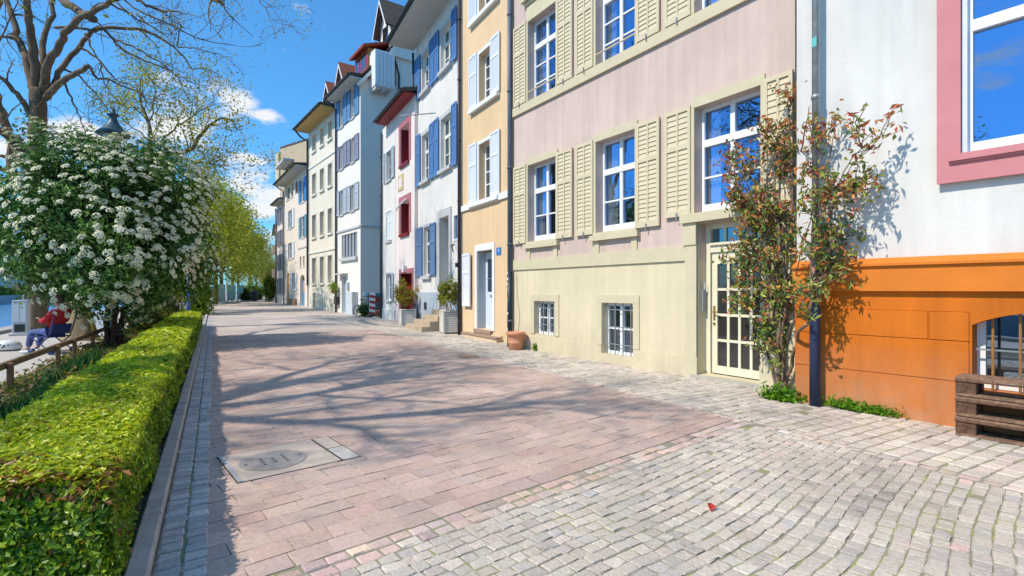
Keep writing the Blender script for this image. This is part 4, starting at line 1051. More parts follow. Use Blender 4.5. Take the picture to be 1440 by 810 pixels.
h.pipe(LW-0.06, 0, ze-0.5, P_dkpipe, r=0.06, y=0.10, top=(0.8, ze+0.1))
tall = h

# ---- cream house
W_cream = mat('wall_cream', (0.74,0.665,0.53), 0.92, 0.05, 1.2, 0.25, streak=True)
P_tan = mat('trim_tan', (0.62,0.53,0.36), 0.8, 0.08, 3, 0.1)
fC = Fac(190, 473, 437.6); LC = fC.S(434)
h = House(fC, LC, 'long cream house with rows of tan framed windows and a wooden eave')
zc = lambda y: fC.Z(464, y)
colsC = [(fC.S(467.2), fC.S(461.3)), (fC.S(455.8), fC.S(450.2)), (fC.S(444.6), fC.S(439.2))]
for zt, zb in ((zc(170), zc(196)), (zc(230), zc(262)), (zc(293), zc(328)), (zc(359), zc(398))):
    for x0, x1 in colsC:
        h.window((x0, x1, zb, zt), P_tan, G_grey, rev=0.22, cols=2, bars=(0.55,), fw=0.10, mw=0.05, sill=P_offwhite, sill_d=0.12, sill_h=0.12, sill_w=0.1, sur=P_offwhite, sur_w=0.12, sur_y=0.03)
h.box('string_course', P_offwhite, (0.02, LC-0.02, 0.001, 0.06, zc(352), zc(349)))
h.box('string_course', P_offwhite, (0.02, LC-0.02, 0.001, 0.06, zc(219), zc(216)))
d0, d1 = fC.S(444.3), fC.S(440.3)
h.op.append((d0, d1, 0.0, 1.25, 0.15)); h.box('cellar_door', P_tan, d0, d1, -0.2, -0.15, 0, 1.25)
h.box('vent', P_tan, fC.S(454), fC.S(452.5), 0.001, 0.03, 0.35, 0.9); h.box('vent', P_tan, fC.S(467), fC.S(465), 0.001, 0.03, 0.3, 0.8)
h.wall(0, LC, -0.1, 14.0, W_cream, sides=10)
h.roof(14.0, D=10, over=1.1, pitch=45, soff=mat('soffit_wood', (0.50,0.33,0.12), 0.7, 0.15, 3, 0.1), gable=W_cream, x0=0.0)
gdormer(h, 2.2, 3.6, -0.4, -2.6, 14.4, 15.7, 16.7, P_offwhite, P_tile_red, 0.2)
h.pipe(LC-0.1, 1.8, 13.3, P_dkpipe, r=0.07, y=0.12, top=(1.15, 14.1))

# ---- pale house with blue shutters further on
fD = Fac(240, 432, 431.3); LD = fD.S(400)
W_pale = mat('wall_pale_peach', (0.73,0.625,0.52), 0.92, 0.05, 1.2, 0.25)
P_teal = mat('shutter_teal', (0.18,0.33,0.40), 0.6, 0.1, 3, 0.06)
h = House(fD, LD, 'pale peach house with bright blue and teal shutters, orange door and arched blue door')
zd = lambda x, y: fD.Z(x, y)
P_bright = mat('shutter_bright_blue', (0.05,0.25,0.55), 0.5, 0.1, 3, 0.06)
def shwin(x0p, x1p, top, bot, sm, rev=0.12):
    x0, x1 = fD.S(x1p), fD.S(x0p); z1, z0 = zd(*top), zd(*bot)
    q = (x1-x0)/4
    w = h.window((x0+q, x1-q, z0, z1), P_white, G_dark, rev=rev, cols=2, bars=(0.5,), fw=0.1, mw=0.05, sill=P_offwhite)
    h.shutter(w, x0, x0+q-0.02, z0, z1, sm, y=0.03, pitch=0.15); h.shutter(w, x1-q+0.02, x1, z0, z1, sm, y=0.03, pitch=0.15)
shwin(421, 431.6, (426, 252), (426, 284), P_bright); shwin(421, 431.6, (426, 304), (426, 334), P_teal)
shwin(404, 414, (409, 295), (409, 321), P_shw); shwin(403.5, 414, (409, 341), (409, 364), P_shw)
for (xa, xb, t, b_) in ((403, 407.5, 262, 281), (409, 412.5, 257, 277), (421.5, 424, 361, 375), (426, 428.5, 360, 374)):
    h.window((fD.S(xb), fD.S(xa), zd((xa+xb)/2, b_), zd((xa+xb)/2, t)), P_tan, G_dark, rev=0.12, cols=1, bars=(0.5,), fw=0.1, sill=P_offwhite)
h.window((fD.S(418.5), fD.S(415), zd(417, 272), zd(417, 255)), mat('door_brown2', (0.30,0.13,0.05), 0.6, 0.1, 3, 0), G_blue, rev=0.1, cols=1, bars=(0.5,), fw=0.12)
P_od = mat('door_orange', (0.55,0.22,0.04), 0.6, 0.12, 3, 0.05)
x0, x1 = fD.S(406.5), fD.S(403.5); h.op.append((x0, x1, 0, zd(405, 384), 0.12)); h.box('door', P_od, x0, x1, -0.18, -0.12, 0, zd(405, 384))
shwin(409.5, 418, (413, 384), (413, 408), P_shw)
h.box('plinth', mat('plinth_red', (0.45,0.22,0.14), 0.9, 0.15, 3, 0.2), (fD.S(417.5), fD.S(407.5), 0.001, 0.2, -0.05, zd(412, 420)))
x0, x1 = fD.S(428.5), fD.S(422); z1 = zd(425, 394); h.op.append((x0, x1, 0, z1+0.5, 0.25))
b = MB(); n = 8; xm = (x0+x1)/2; rr = (x1-x0)/2
arc = [(xm+rr*math.cos(math.pi*k/n), z1+0.5*math.sin(math.pi*k/n)) for k in range(n+1)]
for (xa, za_), (xb, zb_) in zip(arc[:-1], arc[1:]): b.quad((xa,0,za_), (xb,0,zb_), (xb,0,z1+0.5), (xa,0,z1+0.5)); b.quad((xa,0,za_), (xa,-0.3,za_), (xb,-0.3,zb_), (xb,0,zb_))
b.build('door_arch', W_pale, h.root)
dd = h.box('door', mat('door_blue', (0.09,0.30,0.52), 0.55, 0.1, 3, 0.05), x0, x1, -0.31, -0.25, 0, z1); h.box('fanlight', mat('fan_dark', (0.05,0.10,0.12), 0.4, 0, 1, 0), x0, x1, -0.31, -0.25, z1+0.003, z1+0.5, parent=dd)
h.box('door_panel', mat('door_rose', (0.5,0.3,0.25), 0.6, 0.1, 3, 0), x0+0.2, x1-0.2, -0.249, -0.24, 1.3, z1-0.1, parent=dd)
h.box('string_course', P_stone_grey, (0.0, fD.S(419), 0.001, 0.05, zd(426, 349), zd(426, 347)))
h.wall(0, LD, -0.1, 12.2, W_pale, sides=9)
h.roof(12.2, D=9, over=1.0, pitch=42, soff=P_soff_grey, gable=W_pale, x0=0.0)
h.box('balcony_roof', P_stone_grey, (0.2, 4.2, 1.0, 1.9, 12.5, 12.7))
h.pipe(LD-0.1, 0, 11.7, P_zinc, r=0.07, y=0.12, top=(1.0, 12.3))

# ---- two more houses before the bend, and the tall beige block behind
def far_house(fac, L_, ze, wm, label, wins, shm, D=8, over=0.6, rm=None, pitch=42, roof=True):
    h = House(fac, L_, label)
    for (x0, x1, z0, z1) in wins:
        w = h.window((x0, x1, z0, z1), P_offwhite, G_dark, rev=0.12, cols=2, bars=(0.5,), fw=0.09, mw=0.05, sill=P_stone_grey)
        if shm:
            q = (x1-x0)*0.45
            h.shutter(w, x0-q-0.02, x0-0.02, z0, z1, shm, y=0.03, pitch=0.18); h.shutter(w, x1+0.02, x1+q+0.02, z0, z1, shm, y=0.03, pitch=0.18)
    h.wall(0, L_, -0.1, ze, wm, sides=D)
    if roof: h.roof(ze, D=D, over=over, pitch=pitch, soff=P_soff_grey, gable=wm, m=rm)
    return h
o = (fD.o[0]+fD.u[0]*(LD+0.05), fD.o[1]+fD.u[1]*(LD+0.05)); k = (250-720)/F; n = math.hypot(k, 1)
fE = FacO(o, (k/n, 1/n)); LE = fE.S(389.5)
h = far_house(fE, LE, 10.8, mat('wall_far_rose', (0.74,0.64,0.58), 0.9, 0.05, 1, 0.2), 'narrow pinkish house with grey shutters at the far end of the row',
          [(LE*a, LE*a+0.9, z, z+1.7) for a in (0.22, 0.62) for z in (1.0, 3.6, 6.2, 8.6)], P_shv)
h.pipe(LE-0.1, 0, 10.5, P_dkpipe, r=0.08, y=0.12)
o2 = (fE.o[0]+fE.u[0]*(LE+0.05), fE.o[1]+fE.u[1]*(LE+0.05)); k = (372-720)/F; n = math.hypot(k, 1)
fF = FacO(o2, (k/n, 1/n))
h = far_house(fF, 12, 8.6, mat('wall_far_cream', (0.74,0.68,0.58), 0.9, 0.05, 1, 0.2), 'small cream house with balconies, last of the row before the trees',
          [(1.0+3*a, 2.0+3*a, z, z+1.6) for a in range(4) for z in (1.0, 3.6, 6.2)], None, over=0.25)
for z in (2.9, 5.6):
    b = MB(); b.box(0.5, 3.2, 0.0, 0.45, z, z+0.12); b.box(0.5, 3.2, 0.40, 0.45, z+0.12, z+0.9); b.box(3.15, 3.2, 0.0, 0.40, z+0.12, z+0.9); b.box(0.5, 0.55, 0.0, 0.40, z+0.12, z+0.9); b.build('balcony', P_tan, h.root)
p0 = at(432, HY, 62); kk = (385-720)/F
fG = FacO((p0.x, p0.y), (-0.80, 0.6))
h = House(fG, 9.0, 'tall beige block with a blank gable wall rising behind the far houses')
h.root.location.z = 0
h.wall(0, 6.2, -0.1, 19.5, mat('wall_beige_block', (0.52,0.40,0.27), 0.92, 0.06, 0.7, 0.2), sides=14)
h.box('eave', P_tan, (6.2, 7.0, -14, 0.2, 15.6, 19.0))
h.box('roof', P_tile, (-0.2, 6.2, -14.2, 0.0, 19.502, 19.8))
NSEED = 118
# ------------------------------------------------------------------ trees
M_bark = mat('bark', (0.18,0.12,0.07), 0.95, 0.45, 4, 0.9, 25, streak=True)
M_bark2 = mat('bark_moss', (0.15,0.13,0.06), 0.95, 0.45, 5, 0.8, 25)
M_leaf = leafmat('leaf_spring', 0.5, 0.45, 0.25)
M_leafg = leafmat('leaf_glossy', 0.5, 0.22, 0.22)
M_hedge = leafmat('leaf_hedge', 0.42, 0.35, 0.4)

class Tree:
    def __init__(s, seed): s.mb = MB(); s.rng = random.Random(seed); s.tips = []
    def path(s, pts, r0, r1):
        n = len(pts); rs = [r0+(r1-r0)*(i/(n-1)) for i in range(n)]
        s.mb.tube(pts, rs, 9 if r0 > 0.06 else (6 if r0 > 0.025 else 4), cap=True)
        return pts, rs
    def limb(s, ctrl, r0, r1, sub=4, wob=0.04):
        """smooth limb through control points"""
        ctrl = [Vector(c) for c in ctrl]; out = []
        for i in range(len(ctrl)-1):
            p0 = ctrl[max(i-1, 0)]; p1 = ctrl[i]; p2 = ctrl[i+1]; p3 = ctrl[min(i+2, len(ctrl)-1)]
            for k in range(sub):
                t = k/sub
                q = 0.5*((2*p1)+(p2-p0)*t+(2*p0-5*p1+4*p2-p3)*t*t+(3*p1-p0-3*p2+p3)*t**3)
                w = (p2-p1).length*wob
                if out: q += Vector((s.rng.gauss(0, w), s.rng.gauss(0, w), s.rng.gauss(0, w)))
                out.append(q)
        out.append(ctrl[-1]); return s.path(out, r0, r1)
    def grow(s, p, d, r, L, lev, up=0.15, droop=0.0, spread=0.9, kids=5):
        n = 7 if lev > 1 else (5 if lev == 1 else 4)
        pts = [Vector(p)]; d = Vector(d).normalized()
        for i in range(n):
            w = 0.22 if lev else 0.3
            d = (d + Vector((s.rng.gauss(0, w), s.rng.gauss(0, w), s.rng.gauss(0, w)+up-droop*(i/n)))).normalized()
            pts.append(pts[-1] + d*(L/n))
        s.path(pts, r, max(r*0.35, 0.004))
        if lev == 0: s.tips += pts[1:]; return
        s.tips.append(pts[-1])
        for k in range(kids):
            t = s.rng.uniform(0.25, 1.0); i = min(int(t*n), n-1); q = pts[i].lerp(pts[i+1], t*n-i)
            s.side(q, (pts[i+1]-pts[i]), r*(1-0.65*t)*0.62, L*s.rng.uniform(0.42, 0.68), lev-1, up, droop, spread, kids)
    def side(s, q, dd, r, L, lev, up=0.15, droop=0.0, spread=0.9, kids=5):
        dd = Vector(dd).normalized(); o = dd.orthogonal().normalized(); o.rotate(Matrix.Rotation(s.rng.uniform(0, 6.283), 3, dd))
        s.grow(q, dd + o*spread*s.rng.uniform(0.6, 1.3), max(r, 0.006), L, lev, up, droop, spread, kids)
    def twigs(s, pr, n, L, lev=1, t0=0.2, droop=0.1, up=0.05, rk=0.5, kids=4):
        pts, rs = pr
        for k in range(n):
            t = s.rng.uniform(t0, 0.99)*(len(pts)-1); i = int(t); q = pts[i].lerp(pts[i+1], t-i)
            s.side(q, pts[i+1]-pts[i], min(rs[i]*rk, 0.03), L*s.rng.uniform(0.6, 1.3), lev, up, droop, 1.0, kids)
    def finish(s, name, label, leaf_n, leaf_s, cols, bark=None, group=None, cat='tree', base=(0,0,0), spread=0.25, lm=None):
        root = empty(name, base, label, cat, group=group)
        bv = Vector(base); s.mb.v = [tuple(Vector(v)-bv) for v in s.mb.v]
        s.mb.build('trunk', bark or M_bark, root, True)
        if leaf_n and s.tips:
            T = np.array([tuple(t-bv) for t in s.tips]); i = RNG.integers(0, len(T), leaf_n)
            c = T[i] + RNG.normal(0, spread, (leaf_n, 3))
            lum = 0.92+0.22*np.sin(c[:, :1]*1.9+c[:, 2:]*1.3)*np.sin(c[:, 1:2]*1.7-c[:, 2:]*2.1)
            v, q, cc = leaves(c, RNG.normal(0, 1, (leaf_n, 3))+[0,0,0.6], leaf_s*RNG.uniform(0.6, 1.3, leaf_n), leaf_s*0.6*RNG.uniform(0.7, 1.2, leaf_n), np.clip(palette(leaf_n, cols, var=0.18)*lum, 0, 1), 0.5)
            npmesh('crown', v, q, cc, lm or M_leaf, root)
        return root

SPRING = ['#8f9a2e', '#a8a83a', '#7d8c2c', '#b5ab4a', '#94802c']
# the big tree above the flowering shrub
YA = 18.0
def A(zx, zy, dY=0.0): return at(zx/3.115, zy/3.115, YA+dY)
def B1(zx, zy, dY=0.0): return at(zx/3.6, zy/3.6, YA+dY)
T = Tree(3)
base = gp(52, HY+F*H/YA); base = Vector((at(52, 300, YA).x, YA, 0))
tr = T.limb([base, at(52, 400, YA), at(53, 250, YA), at(53, 185, YA), at(53, 125, YA)], 0.30, 0.24, 4, 0.01)
limbs = [
 ([A(165,420), A(135,330,.1), A(118,270,.2), A(90,190,.3), A(55,80,.5), A(25,-20,.7), A(-5,-160,1.0), A(-60,-330,1.2)], .16, .05),
 ([A(165,420), A(158,320,-.1), A(140,180,-.3), A(120,60,-.6), A(112,-60,-1), A(95,-240,-1.4), A(110,-430,-1.8)], .17, .05),
 ([A(170,420), A(182,330,.2), A(190,190,.6), A(228,70,1.1), A(242,-40,1.5), A(270,-200,2.0), A(260,-380,2.4)], .12, .04),
 ([A(185,400), A(210,285,-.3), A(250,210,-.6), A(300,130,-1.0), A(370,62,-1.4), A(470,22,-1.8), A(560,-30,-2.4), A(700,-90,-3.0), A(850,-200,-3.6)], .14, .04),
 ([A(200,430), A(262,320,.3), A(330,222,.6), A(402,138,.9), A(470,122,1.1), A(560,128,1.2), A(628,132,1.3), B1(830,205,1.5), B1(890,245,1.6), B1(940,300,1.7), B1(972,350,1.8)], .10, .02),
 ([A(198,430), A(240,385,-.2), A(280,352,-.4), A(330,325,-.5), A(392,290,-.6)], .12, .075),
 ([A(140,510), A(105,450,-.2), A(60,395,-.4), A(0,335,-.6), A(-90,290,-.8), A(-190,180,-1.2)], .10, .04),
 ([A(238,-30,1.5), A(275,2,.4), A(318,30,-.2), A(362,62,-.6), A(412,84,-.9)], .14, .12),
 ([A(240,120,.9), A(330,122,.8), A(420,136,.9)], .05, .045),
]
PR = []
for c, r0, r1 in limbs: PR.append(T.limb(c, r0, r1, 4, 0.025))
thin = [
 ([A(392,290,-.6), A(410,325,-.6), A(430,345,-.5), A(470,345,-.4), A(520,368,-.3), A(600,400,-.2), A(640,440,0)], .05, .012),
 ([B1(400,240,.2), B1(460,270,.3), B1(520,330,.3), B1(570,385,.4), B1(600,412,.4), B1(660,430,.5), B1(715,470,.6), B1(745,520,.7)], .045, .01),
 ([B1(530,155,1.1), B1(570,195,1.2), B1(600,232,1.2), B1(690,288,1.3), B1(780,325,1.4), B1(850,352,1.5), B1(905,395,1.6), B1(940,470,1.7)], .05, .01),
 ([B1(325,352,.1), B1(400,382,.2), B1(440,430,.2), B1(480,468,.3), B1(520,520,.3), B1(560,595,.4)], .04, .01),
 ([B1(325,410,-.2), B1(345,470,-.2), B1(375,530,-.1), B1(400,590,0), B1(430,690,0.1)], .04, .012),
 ([B1(590,205,1.2), B1(700,250,1.3), B1(800,310,1.4), B1(880,372,1.5), B1(960,410,1.6), B1(1040,440,1.7)], .035, .008),
 ([B1(430,170,.8), B1(470,250,.6), B1(510,330,.6), B1(530,420,.7), B1(600,520,.8), B1(650,545,.9)], .035, .008),
 ([B1(690,70,-1.6), B1(760,130,-1.6), B1(840,180,-1.6)], .03, .01), ([B1(690,0,-2.0), B1(800,40,-2.0), B1(925,72,-2.0)], .05, .02),
 ([B1(560,20,-1.8), B1(640,60,-1.8), B1(720,110,-1.7), B1(810,160,-1.6), B1(900,240,-1.5)], .035, .008),
 ([B1(895,235,1.6), B1(905,180,1.6), B1(915,120,1.5), B1(860,60,1.4)], .03, .01), ([B1(900,240,1.6), B1(960,240,1.6), B1(1060,262,1.6), B1(1140,285,1.6)], .03, .006),
 ([B1(975,350,1.8), B1(1040,350,1.8), B1(1120,385,1.8)], .02, .006), ([B1(0,185,0), B1(40,188,0), B1(80,200,.2)], .045, .05),
 ([B1(980,-60,-3), B1(1060,-8,-3), B1(1100,5,-3), B1(1132,18,-3)], .07, .045), ([B1(1280,-60,-3), B1(1310,0,-3), B1(1350,50,-3), B1(1385,105,-3)], .02, .006),
]
for c, r0, r1 in thin: PR.append(T.limb(c, r0, r1, 4, 0.03))
for k, pr in enumerate(PR):
    if k in (5, 7): continue
    T.twigs(pr, 4 if k < 9 else 5, 1.3 if k < 9 else 0.9, 1, 0.4 if k < 9 else 0.25, 0.15, 0.0, 0.4, 3)
for k in (0, 1, 2, 3): T.twigs(PR[k], 6, 3.0, 2, 0.7, 0.0, 0.2, 0.6, 4)
T.finish('bare_tree', 'large bare tree with thick forked trunk rising behind the white flowering shrub', 5200, 0.075, SPRING, base=base, spread=0.22)

# tree at the left edge, nearer
YB = 14.0
def AB(zx, zy, dY=0.0): return at(zx/3.115, zy/3.115, YB+dY)
T = Tree(5); base = Vector((at(106, 300, 16.3).x, 16.3, 0))
T.limb([base, at(102, 430, 16.2), at(84, 360, 15.6), at(60, 290, 14.9), AB(130,740), AB(75,640)], .24, .15, 3, 0.01)
T.limb([at(60, 290, 14.9), AB(70,790), AB(50,720), AB(52,660), AB(60,610)], .12, .10, 3, 0.01)
p1 = T.limb([AB(110,720,-.1), AB(80,660), AB(40,590), AB(10,500), AB(-25,420), AB(-120,250,.5), AB(-250,0,1), AB(-330,-250,1.5)], .13, .06, 4, 0.02)
T.limb([AB(130,740), AB(112,690), AB(98,640), AB(70,600)], .12, .10, 3, .01)
p2 = T.limb([AB(75,640), AB(30,590,-.2), AB(-20,560,-.5), AB(-150,450,-1.2), AB(-330,200,-2.5), AB(-430,-100,-3.5)], .11, .05, 4, .02)
p3 = T.limb([AB(50,690), AB(20,685), AB(-10,678), AB(-160,640,.5)], .06, .03)
p4 = T.limb([AB(40,740), AB(0,740), AB(-60,700,-.5), AB(-250,500,-2)], .07, .04)
p5 = T.limb([AB(-25,420), AB(-40,200,-.5), AB(-20,-60,-1.0), AB(40,-300,-1.6), AB(150,-520,-2.4)], .10, .04, 4, .03)
for p in (p1, p2, p4, p5): T.twigs(p, 6, 2.2, 2, 0.6, 0.0, 0.1, 0.6, 4)
T.finish('bare_tree', 'bare tree at the left edge with a crooked limb leaning out of the picture', 1200, 0.05, SPRING, base=base, spread=0.2)

# the next tree of the row, standing left of the viewer: its crown shades the paving
T = Tree(NSEED); base = Vector((-9.3, 3.2, 0))
p = T.limb([base, base+Vector((.1,0,2.5)), base+Vector((.2,.1,6.0))], .32, .26, 4, .01)
f = base+Vector((.2,.1,6.0))
for dx, dy, dz, L, r in ((1.0,.55,.42,4.9,.13), (.3,1.2,.5,5.2,.12), (-.7,.5,.55,4.2,.12), (.25,-.6,.55,4.0,.11), (1.2,-.05,.36,4.6,.12), (.75,.9,.36,5.2,.12), (-.3,-.8,.55,3.5,.10), (.1,1.2,.3,5.4,.11)):
    T.grow(f, (dx, dy, dz*0.9), r*1.3, L*0.92, 3, 0.035, 0.0, 0.8, 6)
T.finish('bare_tree', 'bare riverside tree whose branches throw shadows over the near paving', 9000, 0.085, SPRING, base=base, spread=0.2)

# small yellow green tree behind the shrub
YC = 23.0
T = Tree(9); base = Vector((at(211, 300, YC).x, YC, 0))
def C1(zx, zy, dY=0.0): return at(zx/3.6, zy/3.6, YC+dY)
a = T.limb([base, at(212, 330, YC), C1(765,800), C1(760,690), C1(752,620), C1(720,545,.2), C1(708,470,.4), C1(715,400,.5)], .14, .02, 4, .01)
b2 = T.limb([C1(755,640), C1(775,545,-.3), C1(778,430,-.5), C1(770,360,-.6)], .04, .01)
c2 = T.limb([C1(765,780), C1(830,775,-.4), C1(900,780,-.6), C1(975,752,-.8), C1(1000,700,-.9), C1(1050,645,-1), C1(1110,600,-1.1), C1(1170,605,-1.2), C1(1200,660,-1.2)], .12, .02)
d2 = T.limb([C1(770,750), C1(850,680,.3), C1(930,620,.6), C1(1010,560,.8), C1(1090,520,1.0)], .05, .012)
e2 = T.limb([C1(765,790), C1(880,850,.5), C1(980,900,.8), C1(1080,960,1.0)], .07, .015)
f2 = T.limb([C1(755,700), C1(680,650,.3), C1(610,600,.5), C1(560,520,.6)], .04, .01)
g2 = T.limb([C1(900,780,-.6), C1(980,820,-.8), C1(1080,830,-1.0), C1(1150,860,-1.1)], .05, .012)
for p in (a, b2, c2, d2, e2, f2, g2): T.twigs(p, 10, 1.5, 1, 0.2, 0.05, 0.1, 0.5, 4)
T.finish('spring_tree', 'slender tree with mossy crooked branch and sparse young yellow green leaves', 5200, 0.13, ['#a8a83a','#9aa53a','#bdb24e','#8e9430','#b59a45'], bark=M_bark2, base=base, spread=0.28)

# trees along the far promenade
FT = [(268, 34, 9.5, 8, 'g'), (283, 46, 13, 9, 'g'), (303, 52, 15.5, 9, 'g'), (314, 62, 17, 9, 'g'), (325, 70, 17, 8, 'g'), (338, 78, 15, 8, 'g'), (349, 90, 14, 8, 'y'), (361, 112, 15, 9, 'b'), (374, 135, 15, 9, 'b'), (240, 58, 14, 9, 'y'), (381, 108, 8, 5, 'y')]
FL = ['far tree with thick light green crown right behind the dark clipped bush', 'light green far tree at the near end of the row beyond the bush', 'tall yellow green tree directly behind the left end of the teal fence',
      'tall light green tree behind the middle of the teal fence', 'light green tree behind the right part of the teal fence', 'light green tree over the right end of the teal fence', 'thin yellowish tree just right of the teal fence',
      'hazy half bare tree at the end of the street, left one', 'hazy half bare tree at the far end of the street, right one', 'yellowish tree half hidden by the flowering shrub', 'small yellowish tree beside the last house of the row']
for k, (px, Y, hh, cw, kind) in enumerate(FT):
    T = Tree(100+k); base = Vector(((px-720)/F*Y, Y, 0)); r = 0.16+hh*0.006
    top = base+Vector((random.gauss(0,.4), random.gauss(0,.4), hh*0.62))
    pr = T.limb([base, base.lerp(top, .4)+Vector((random.gauss(0,.15), 0, 0)), top], r, r*0.4, 4, .01)
    n = 13
    for i in range(n):
        t = 0.28+0.72*i/n; q = base.lerp(top, t); a = i*2.4+k
        T.grow(q, (math.cos(a), math.sin(a), 0.45+0.5*t), r*0.42*(1.2-t*.6), cw*0.5*(1.15-0.55*t), 2, 0.10, 0.0, 0.9, 3)
    cols = {'g': ['#a6b440','#8fa035','#b8bb48','#7a8f32','#c0b850'], 'y': ['#a9a848','#b8b05a','#8f9440','#9a9a48'], 'b': ['#a39a62','#8f9058','#b0a670','#97904f']}[kind]
    ln = {'g': 7600, 'y': 5600, 'b': 3000}[kind]
    T.finish('promenade_tree', FL[k], ln, (0.17+Y*0.0016)*(0.85 if kind == 'b' else 1), cols, base=base, spread=0.55, bark=M_bark2)

def bush(name, label, c, rad, n, size, cols, core=(0.02,0.035,0.01), cat='bush', boxy=False, stemh=0.0, lm=None, up=0.3):
    root = empty(name, (c[0], c[1], 0), label, cat)
    c = Vector((0, 0, c[2]))
    d = unit(RNG.normal(0, 1, (n, 3)))
    if boxy: d = d/np.max(np.abs(d), axis=1, keepdims=True)**0.75
    lum = 1+0.16*np.sin(d[:, :1]*7+1)*np.sin(d[:, 1:2]*8)+0.12*np.sin(d[:, 2:]*9+d[:, :1]*5)
    rr = (RNG.uniform(0.72, 1.0, (n, 1)))*lum
    p = d*rr*np.array(rad)+np.array(tuple(c)); k = p[:, 2] > 0.02; p, d = p[k], d[k]
    v, q, cc = leaves(p, d+[0,0,up], size*RNG.uniform(.7, 1.3, len(p)), size*.5*RNG.uniform(.7, 1.3, len(p)), palette(len(p), cols, var=0.2), 0.6)
    npmesh('foliage', v, q, cc, lm or M_leaf, root)
    b = MB(); b.tube([(0,0,0), (0.02,0,c.z)], [0.06, 0.03], 6); b.build('stem', M_bark, root)
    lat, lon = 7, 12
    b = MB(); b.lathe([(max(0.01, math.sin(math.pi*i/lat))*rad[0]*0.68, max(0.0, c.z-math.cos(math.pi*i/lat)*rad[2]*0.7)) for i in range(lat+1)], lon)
    b.build('inner_twigs', mat('inner_'+name, core, 0.95, 0.4, 6, 0), root)  # solid dark core added behind the leaves; inner shade put into its colour
    return root
g = at(283, HY, 30)
bush('clipped_bush', 'tall dark green clipped bush at the end of the hedge', (g.x-0.1, 30, 1.3), (0.75, 0.75, 1.35), 5200, 0.13, ['#7d962f','#67842a','#93a83a','#54701f'], boxy=True)
g = at(262, HY, 31); bush('tall_shrub', 'yellow green leafy shrub between the clipped bush and the flowering shrub', (g.x-.6, 31.5, 2.4), (1.3, 1.2, 2.0), 4200, 0.16, ['#9ea22f','#86922c','#b0ac40','#8a7a2a'])
g = at(355, HY, 75); bush('round_bush', 'round bright green bush at the right end of the teal fence', (g.x, 75, 1.1), (2.0, 1.6, 1.3), 2600, 0.22, ['#6d8c26','#87a035','#56751f'])
g = at(350, HY, 70); bush('low_bush', 'low dark green bush in front of the round bush', (g.x+.2, 70, 0.5), (1.6, 1.0, 0.65), 1500, 0.2, ['#2f4a20','#3c5c28','#264018'])
g = at(374, HY, 88); bush('far_bush', 'yellow green bush at the far end of the street', (g.x-.4, 92, 1.0), (2.0, 1.6, 1.3), 1500, 0.26, ['#8fa040','#a8ae50','#6e8630'])
g = at(386, HY, 62); bush('wall_bush', 'dark green bush against the last house of the row', (g.x-0.6, 62, 1.6), (0.7, 0.9, 1.7), 1800, 0.2, ['#55702a','#6d8832','#3c5620'])

# far bank beyond the river: houses and a mass of trees
WPROTO = None
for k, (nn, tt, w, hgt, cc) in enumerate(((-66, 60, 26, 13, '#d8d2c4'), (-67, 92, 22, 15, '#e4dccb'), (-66, 122, 24, 12, '#cfc6b4'), (-68, 152, 26, 15, '#dcd5c8'), (-66, 185, 26, 13, '#d5cdbd'), (-67, 217, 22, 15, '#ddd8cd'), (-66, 245, 24, 14, '#d9d3c7'), (-68, 275, 26, 16, '#e0d6c2'), (-66, 307, 26, 14, '#d2cabb'))):
    p = st(nn, tt); lab = ['first', 'second', 'third', 'fourth', 'fifth', 'sixth', 'seventh', 'eighth', 'ninth'][k]
    fx = FacO((p.x, p.y), (U0.x, U0.y)); h = House(fx, w, f'pale brown roofed house across the river, {lab} of its row from the near end', name='riverside_house')
    h.root.rotation_euler.z += math.pi; h.root.location = st(nn, tt+w)
    h.wall(0, w, -1, hgt, mat('far_wall_%d' % k, cc, 0.9, 0.05, 0.5, 0), sides=12)
    h.roof(hgt, D=12, over=0.6, m=P_tile_red, gable=MATS['far_wall_%d' % k])
    for i in range(int(w/3)):
        for j in range(int(hgt/3.2)):
            if WPROTO is None: b = MB(); b.box(0, 1.2, 0.001, 0.08, 0, 1.9); wo = WPROTO = b.build('window', mat('far_window', (0.12,0.14,0.17), 0.3, 0.1, 1, 0), h.root)
            else: wo = WPROTO.copy(); COL.objects.link(wo); wo.parent = h.root
            wo.location = (1+3*i, 0, 1+3.2*j)
n = 26000; tt = RNG.uniform(-20, 420, n); zz = np.abs(RNG.normal(0, 2.4, n)); lump = 2.4+1.2*np.sin(tt*0.5)+1.2*np.sin(tt*1.3+1)
P_ = np.stack([N0.x*(-60+RNG.normal(0, 1.0, n))+U0.x*tt, N0.y*(-60)+U0.y*tt, -1+np.minimum(zz, lump)], 1)
v, q, cc = leaves(P_, RNG.normal(0, 1, (n, 3)), 0.6, 0.45, palette(n, ['#6d7f35','#87913f','#4f6428','#9a9a4a']), 0.5)
o = npmesh('bank_shrubbery', v, q, cc, M_leaf); o['kind'] = 'stuff'; tag(o, 'green shrubbery along the far bank of the river', 'shrubbery')

